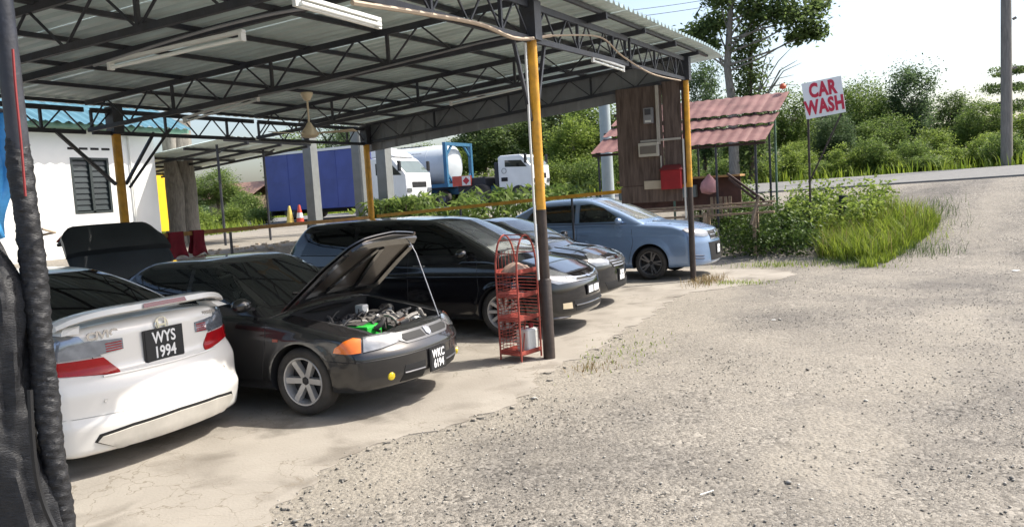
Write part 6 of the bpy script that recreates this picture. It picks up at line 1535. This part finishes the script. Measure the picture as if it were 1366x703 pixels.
# tall forked tree with clumped crown
def tall_tree():
    a = 24.8; b0 = on_a(978, 230, a); z = tz(b0.x, a); rng = np.random.default_rng(21)
    t = thing('tall_forked_tree', 'tall pale trunked tree with sparse clumped crown behind the stall', 'tree', (b0.x, a, z)); o = Vector((b0.x, a, z))
    Q = lambda x, y, da=0: on_a(x, y, a+da)-o
    mb = MB(); mb.tube([Q(980, 235), Q(977, 140), Q(970, 90), Q(973, 40), Q(977, -30), Q(985, -90)], [.22, .17, .14, .12, .09, .05], 10); mb.build('trunk', M_bark, t, True, 60)
    cl = []
    for (x, y, r, n, da) in [(935, 45, .75, 330, 0), (955, 30, .7, 300, .5), (920, 48, .45, 170, 0), (950, 62, .4, 150, -.3), (1010, 22, .7, 260, .3), (1040, 15, .8, 330, 0), (1070, 25, .8, 330, -.4), (1085, 42, .5, 240, 0), (1062, 50, .4, 150, .3), (1000, 5, .8, 300, 0), (1045, -15, 1., 400, 0), (960, 0, .6, 220, 0), (1090, 8, .5, 200, 0), (985, -40, 1.2, 400, 0)]:
        c = Q(x, y, da); n *= 2; u = rng.normal(size=(n, 3)); cl.append(np.array(c)+u*np.array([r*.5, r*.5, r*.33]))
        MB().tube([Q(973, min(95, y+45)), Q((973+x)/2, (y+min(95, y+45))/2+4), c], [.05, .035, .015], 6).build('branch', M_bark, t, True)
    V, F = leaves(np.concatenate(cl), .22, rng); link('crown', np_mesh('crown', V, F, ML_dark), t)
    # creeper covered column at its side
    v = thing('creeper_covered_tree', 'narrow trunk smothered in dark creeper beside the tall forked tree', 'tree', tuple(o+Q(1000, 232)-Vector((0, 0, 0))));
    p0 = o+Q(1000, 232); zb = tz(p0.x, a); v.location = (p0.x, a+.6, zb); o2 = Vector((p0.x, a+.6, zb))
    P = []
    for k in range(46):
        yy = 225-k*4.2; c = on_a(1000+rng.normal()*9, yy, a+.6)-o2; P.append(np.array(c)+rng.normal(size=(110, 3))*np.array([.30, .30, .22]))
    V, F = leaves(np.concatenate(P), .17, rng, droop=.4); link('crown', np_mesh('crown', V, F, ML_dark), v)
    MB().tube([(0, 0, -.2), on_a(1000, 140, a+.6)-o2, on_a(1003, 45, a+.6)-o2], [.14, .1, .05], 8).build('trunk', M_bark_dark, v, True)
    # bare twigs
    for i in range(9):
        q = on_a(1035+rng.uniform(-10, 35), 60+rng.uniform(0, 60), a+.6)-o2; MB().tube([on_a(1005, 150+rng.uniform(-30, 20), a+.6)-o2, q.lerp(on_a(1010, 120, a+.6)-o2, .4)+Vector((0, 0, .1)), q], [.03, .02, .006], 5).build('bare_branch', M_bark, v, True)
tall_tree()

# far wood that reads as one mass
rng = np.random.default_rng(77); P = []
for i in range(300):
    bx_ = rng.uniform(-70, 62); ay_ = rng.uniform(44, 62); hh = rng.uniform(2.4, 4.6)*(1 if bx_ > -25 else .45); n = 240
    P.append(np.column_stack([rng.normal(bx_, 1.5, n), rng.normal(ay_, 1.2, n), 1.3+hh*rng.random(n)**.75]))
V, F = leaves(np.concatenate(P), .32, rng, asp=.6)
tag(link('distant_wood', np_mesh('distant_wood', V, F, ML_blue)), 'distant wood closing the view beyond the roadside trees', 'wood', None, 'stuff')
# ---- grass and weeds
def blades(pos, h, wd, rng, lean=.35):
    n = len(pos); az = rng.uniform(0, 6.28, n); H = h*rng.uniform(.45, 1.2, n); ln = lean*rng.uniform(.2, 1.4, n)*H
    d = np.stack([np.cos(az), np.sin(az), 0*az], 1); s = np.stack([-np.sin(az), np.cos(az), 0*az], 1)*(wd*rng.uniform(.6, 1.3, n))[:, None]
    up = np.array([0, 0, 1.])
    P = np.stack([pos-s, pos+s, pos+d*(ln*.35)[:, None]+up*(H*.6)[:, None]+s*.7, pos+d*(ln*.35)[:, None]+up*(H*.6)[:, None]-s*.7, pos+d*ln[:, None]+up*H[:, None]], 1)
    i = np.arange(n)[:, None]*5; F = np.concatenate([np.stack([i+0, i+1, i+2], -1), np.stack([i+0, i+2, i+3], -1), np.stack([i+3, i+2, i+4], -1)], 1).reshape(-1, 3)
    return P.reshape(-1, 3), F
def grass_patch(name, pts, h, wd, m, label, lean=.35, seed=0, cat='grass'):
    rng = np.random.default_rng(seed); V, F = blades(pts, h, wd, rng, lean); return tag(link(name, np_mesh(name, V, F, m)), label, cat, None, 'stuff')
def poly_pts(poly, n, seed):
    rng = np.random.default_rng(seed); p = np.array(poly); lo, hi = p.min(0), p.max(0); out = np.zeros((0, 2))
    while len(out) < n:
        q = rng.uniform(lo, hi, (n*2, 2)); out = np.concatenate([out, q[in_poly(q[:, 0], q[:, 1], poly)]])
    nz_ = np.sin(out[:, 0]*7.1+2*np.sin(out[:, 1]*5.3))*np.cos(out[:, 1]*6.7+out[:, 0]*3.1); out = out[nz_ > -.45][:n]; return np.column_stack([out, terrain(out[:, 0], out[:, 1])-.02])
def pxground(x, y):
    """first terrain hit along the pixel's ray"""
    d = pray(x, y); t = 2.
    while t < 80:
        p = CAM+d*t
        if p.z < tz(p.x, p.y): return (p.x, p.y)
        t += .05
    return (p.x, p.y)
gp = [pxground(x, y) for x, y in [(1092, 345), (1130, 350), (1165, 352), (1205, 335), (1240, 312), (1248, 298), (1225, 288), (1180, 286), (1130, 290), (1095, 310)]]
grass_patch('tall_grass', poly_pts(gp, 5200, 1), .52, .008, ML_grass, 'clump of tall bright green grass at the edge of gravel', .75, 1)
grass_patch('dead_grass', poly_pts(gp, 500, 12), .6, .006, ML_dry, 'dry straw stems standing among the tall green grass', .6, 12)
gp2 = [pxground(x, y) for x, y in [(1140, 356), (1165, 357), (1215, 334), (1250, 306), (1256, 292), (1235, 290)]]
grass_patch('low_grass', poly_pts(gp2, 1500, 2), .22, .007, ML_grass, 'low grass fringe round the tall clump beside gravel', .6, 2)
wp = [pxground(x, y) for x, y in [(962, 346), (1020, 345), (1095, 343), (1100, 318), (1090, 296), (1000, 296), (955, 305)]]
def weeds(name, poly, n, h, leaf, m, label, seed):
    rng = np.random.default_rng(seed); b = poly_pts(poly, n//14, seed); k = rng.integers(0, len(b), n); hh = h*(.4+.6*rng.random(len(b)))
    P = b[k]+np.column_stack([rng.normal(0, .11, n), rng.normal(0, .11, n), np.zeros(n)]); P[:, 2] += hh[k]*rng.random(n)**.7
    V, F = leaves(P, leaf, rng, asp=.5); tag(link(name, np_mesh(name, V, F, m)), label, 'weeds', None, 'stuff')
weeds('weeds', wp, 11000, .85, .085, ML_weed, 'dense dark weeds growing between the blue car and tall grass', 4)
weeds('stall_creeper', [pxground(x, y) for x, y in [(925, 300), (1000, 300), (1010, 285), (930, 280)]], 3500, 1.1, .09, ML_mid, 'leafy weeds climbing round the timber bench and stall posts', 5)
weeds('verge_weeds', [(1.2, 11.0), (3.0, 11.3), (3.4, 13.5), (1.0, 13.5)], 5200, .95, .11, ML_light, 'pale leafy weeds spreading behind the car wash sign', 6)
vp = [(-60, 24.3), (45, 24.3), (45, 31), (-60, 31)]
grass_patch('verge_grass', poly_pts(vp, 15000, 7), .5, .022, ML_grass, 'long grass along the far road verge', .5, 7)
weeds('plot_greenery', [(-40, 13.5), (-19, 11), (-21, 15.8), (-40, 16.2)], 14000, .75, .13, ML_light, 'rough green growth over the plot beyond the canopy', 8)
grass_patch('plot_grass', poly_pts([(-40, 12.5), (-17, 9.6), (-19, 15.8), (-40, 16.4)], 9000, 9), .4, .016, ML_grass, 'grass covering the plot beyond the canopy', .5, 9)
# hedge of long leafed plants between shed side and road
rng = np.random.default_rng(31)
hl = thing('long_leaved_hedge', 'hedge of long leaved plants behind the side rail of shed', 'hedge', (-6.5, 10.6, tz(-6.5, 10.6)))
P = []
for i in range(150):
    c = np.array([rng.uniform(-3.6, 2.9), rng.uniform(-.5, .8), 0]); zz = tz(c[0]-6.5, c[1]+10.6)-tz(-6.5, 10.6); n = 26; th = rng.uniform(0, 6.28, n); h = rng.uniform(.3, 1., n)*np.interp(c[0]-6.5, [-10, -7.9, -7.2, -3.6], [.8, 1.0, 1.72, 1.7])
    P.append(np.column_stack([c[0]+np.cos(th)*.16, c[1]+np.sin(th)*.16, h+zz]))
V, F = leaves(np.concatenate(P), .30, rng, asp=.22, droop=.5); link('foliage', np_mesh('foliage', V, F, ML_mid), hl)
mb = MB()
for i in range(40): x, y = rng.uniform(-3.4, 2.7), rng.uniform(-.4, .7); zz = tz(x-6.5, y+10.6)-tz(-6.5, 10.6); mb.tube([(x, y, zz-.1), (x+.05, y, zz+.7)], .012, 5)
mb.build('stems', M_bark_dark, hl)
def bush(px, py, a, r, n, leaf, m, label, seed):
    rng = np.random.default_rng(seed); c = on_a(px, py, a); z = tz(c.x, a); t = thing('young_shrub', label, 'shrub', (c.x, a, z)); hh = max(.3, c.z-z)
    P = rng.normal(size=(n, 3))*np.array([r, r, hh*.28])*.6+np.array([0, 0, hh*.75]); V, F = leaves(P, leaf, rng, asp=.6); link('foliage', np_mesh('foliage', V, F, m), t)
    mb = MB(); 
    for i in range(6): q = P[i]; mb.tube([(0, 0, -.05), tuple(q*.6), tuple(q)], [.015, .01, .004], 5)
    mb.build('stems', M_bark_dark, t)
bush(505, 276, 11.6, .5, 420, .16, ML_light, 'yellow green leafy shrub left of the wide concrete pole', 41); bush(545, 280, 11.9, .55, 420, .16, ML_light, 'yellow green leafy shrub right of the wide concrete pole', 42)
# weeds at post feet, dry tufts
rng = np.random.default_rng(51)
def tuft(x, y, sx, sy, n, h, m, label, seed):
    r = np.random.default_rng(seed); p = np.column_stack([r.normal(x, sx, n), r.normal(y, sy, n)]); p = np.column_stack([p, terrain(p[:, 0], p[:, 1])+.0]); grass_patch('grass_tuft', p, h, .005, m, label, .8, seed)
tuft(.30, 6.75, .16, .35, 420, .12, ML_dry, 'dry straw tufts round the foot of the corner post', 61); tuft(.95, 6.5, .3, .16, 220, .07, ML_grass, 'small green tufts on the gravel beyond the corner post', 62)
tuft(.7, .5, .25, .5, 200, .04, ML_grass, 'sparse green tufts on the gravel by the middle post', 63); tuft(.6, -.35, .12, .18, 110, .05, ML_dry, 'sparse dry tufts beside the rack on gravel', 64)
for i, (x, y, sx, sy, n, h) in enumerate([(3.6, 10.3, .5, .25, 420, .2), (3.9, 11.6, .35, .5, 380, .22), (2.4, 9.5, .5, .2, 300, .16), (1.2, 9.2, .5, .15, 260, .12), (4.3, 12.8, .3, .5, 260, .25), (2.9, 8.9, .35, .15, 120, .08)]):
    tuft(x, y, sx, sy, n, h, ML_grass if i % 2 else ML_weed, ['thin weeds trailing off the tall grass into gravel', 'short grass trailing off the tall clump uphill', 'low weeds at the near foot of the tall grass', 'short grass strip between blue car and tall grass', 'low weeds at the uphill end of the tall grass', 'stray tuft of short grass on the gravel'][i], 70+i)
# litter
def litter(px, py, l, wd, ang, label, m=M_white_plastic):
    x, y = pxground(px, py); o = MB().box((-l/2, -wd/2, 0), (l/2, wd/2, .006)).build('litter', m, None, bevel=.002); o.location = (x, y, tz(x, y)+.008); o.rotation_euler = (R(2), 0, ang); tag(o, label, 'litter')
litter(943, 659, .11, .008, math.atan2(.89, -.44)-R(60)+R(0), 'white drinking straw lying on the gravel')
litter(1236, 307, .18, .1, .3, 'white paper scrap at the edge of the tall grass'); litter(1355, 362, .14, .08, 1., 'white plastic scrap lying on the open gravel')
litter(1032, 428, .05, .03, .3, 'tiny white scrap on the sandy gravel')
# rubble behind the rear rail
mbs = []
for v in range(4):
    k = 6; rr = [random.uniform(.6, 1.) for _ in range(k)]; top = [(rr[i]*math.cos(2*math.pi*i/k), .8*rr[i]*math.sin(2*math.pi*i/k), .6*random.uniform(.6, 1)) for i in range(k)]; bot = [(x*1.15, y*1.15, -.3) for x, y, _ in top]
    mbs.append(MB().add(top+bot, [tuple(range(k))]+[(i, k+i, k+(i+1) % k, (i+1) % k) for i in range(k)]).mesh('rubble_stone', mat('rubble', (.38, .31, .23), .9, 0, .3, 8)))
for i in range(60):
    x, y = random.uniform(-9.6, -8.0), random.uniform(2.2, 6.4); s = random.uniform(.03, .09)
    o = link('rubble_stone', mbs[i % 4]); o.location = (x, y, tz(x, y)); o.scale = (s, s, s); o.rotation_euler = (0, 0, random.uniform(0, 6)); tag(o, 'pale rubble stone lying behind the rear rail', 'stone', 'rubble stones behind the rear rail')
# low brown hut far behind the canopy
p = on_a(330, 262, 30)
h = thing('brown_roof_hut', 'low hut with rusty brown roof in the far green plot', 'hut', (p.x, 30, tz(p.x, 30)))
MB().box((-1.8, -1.5, 0), (1.8, 1.5, 1.4)).build('wall', M_timber, h)
MB().add([(-2.1, -1.9, 1.35), (2.1, -1.9, 1.35), (2.1, 0, 2.3), (-2.1, 0, 2.3), (2.1, 1.9, 1.35), (-2.1, 1.9, 1.35)], [(0, 1, 2, 3), (3, 2, 4, 5)]).build('roof', mat('rusty_roof', (.26, .15, .11), .8), h)
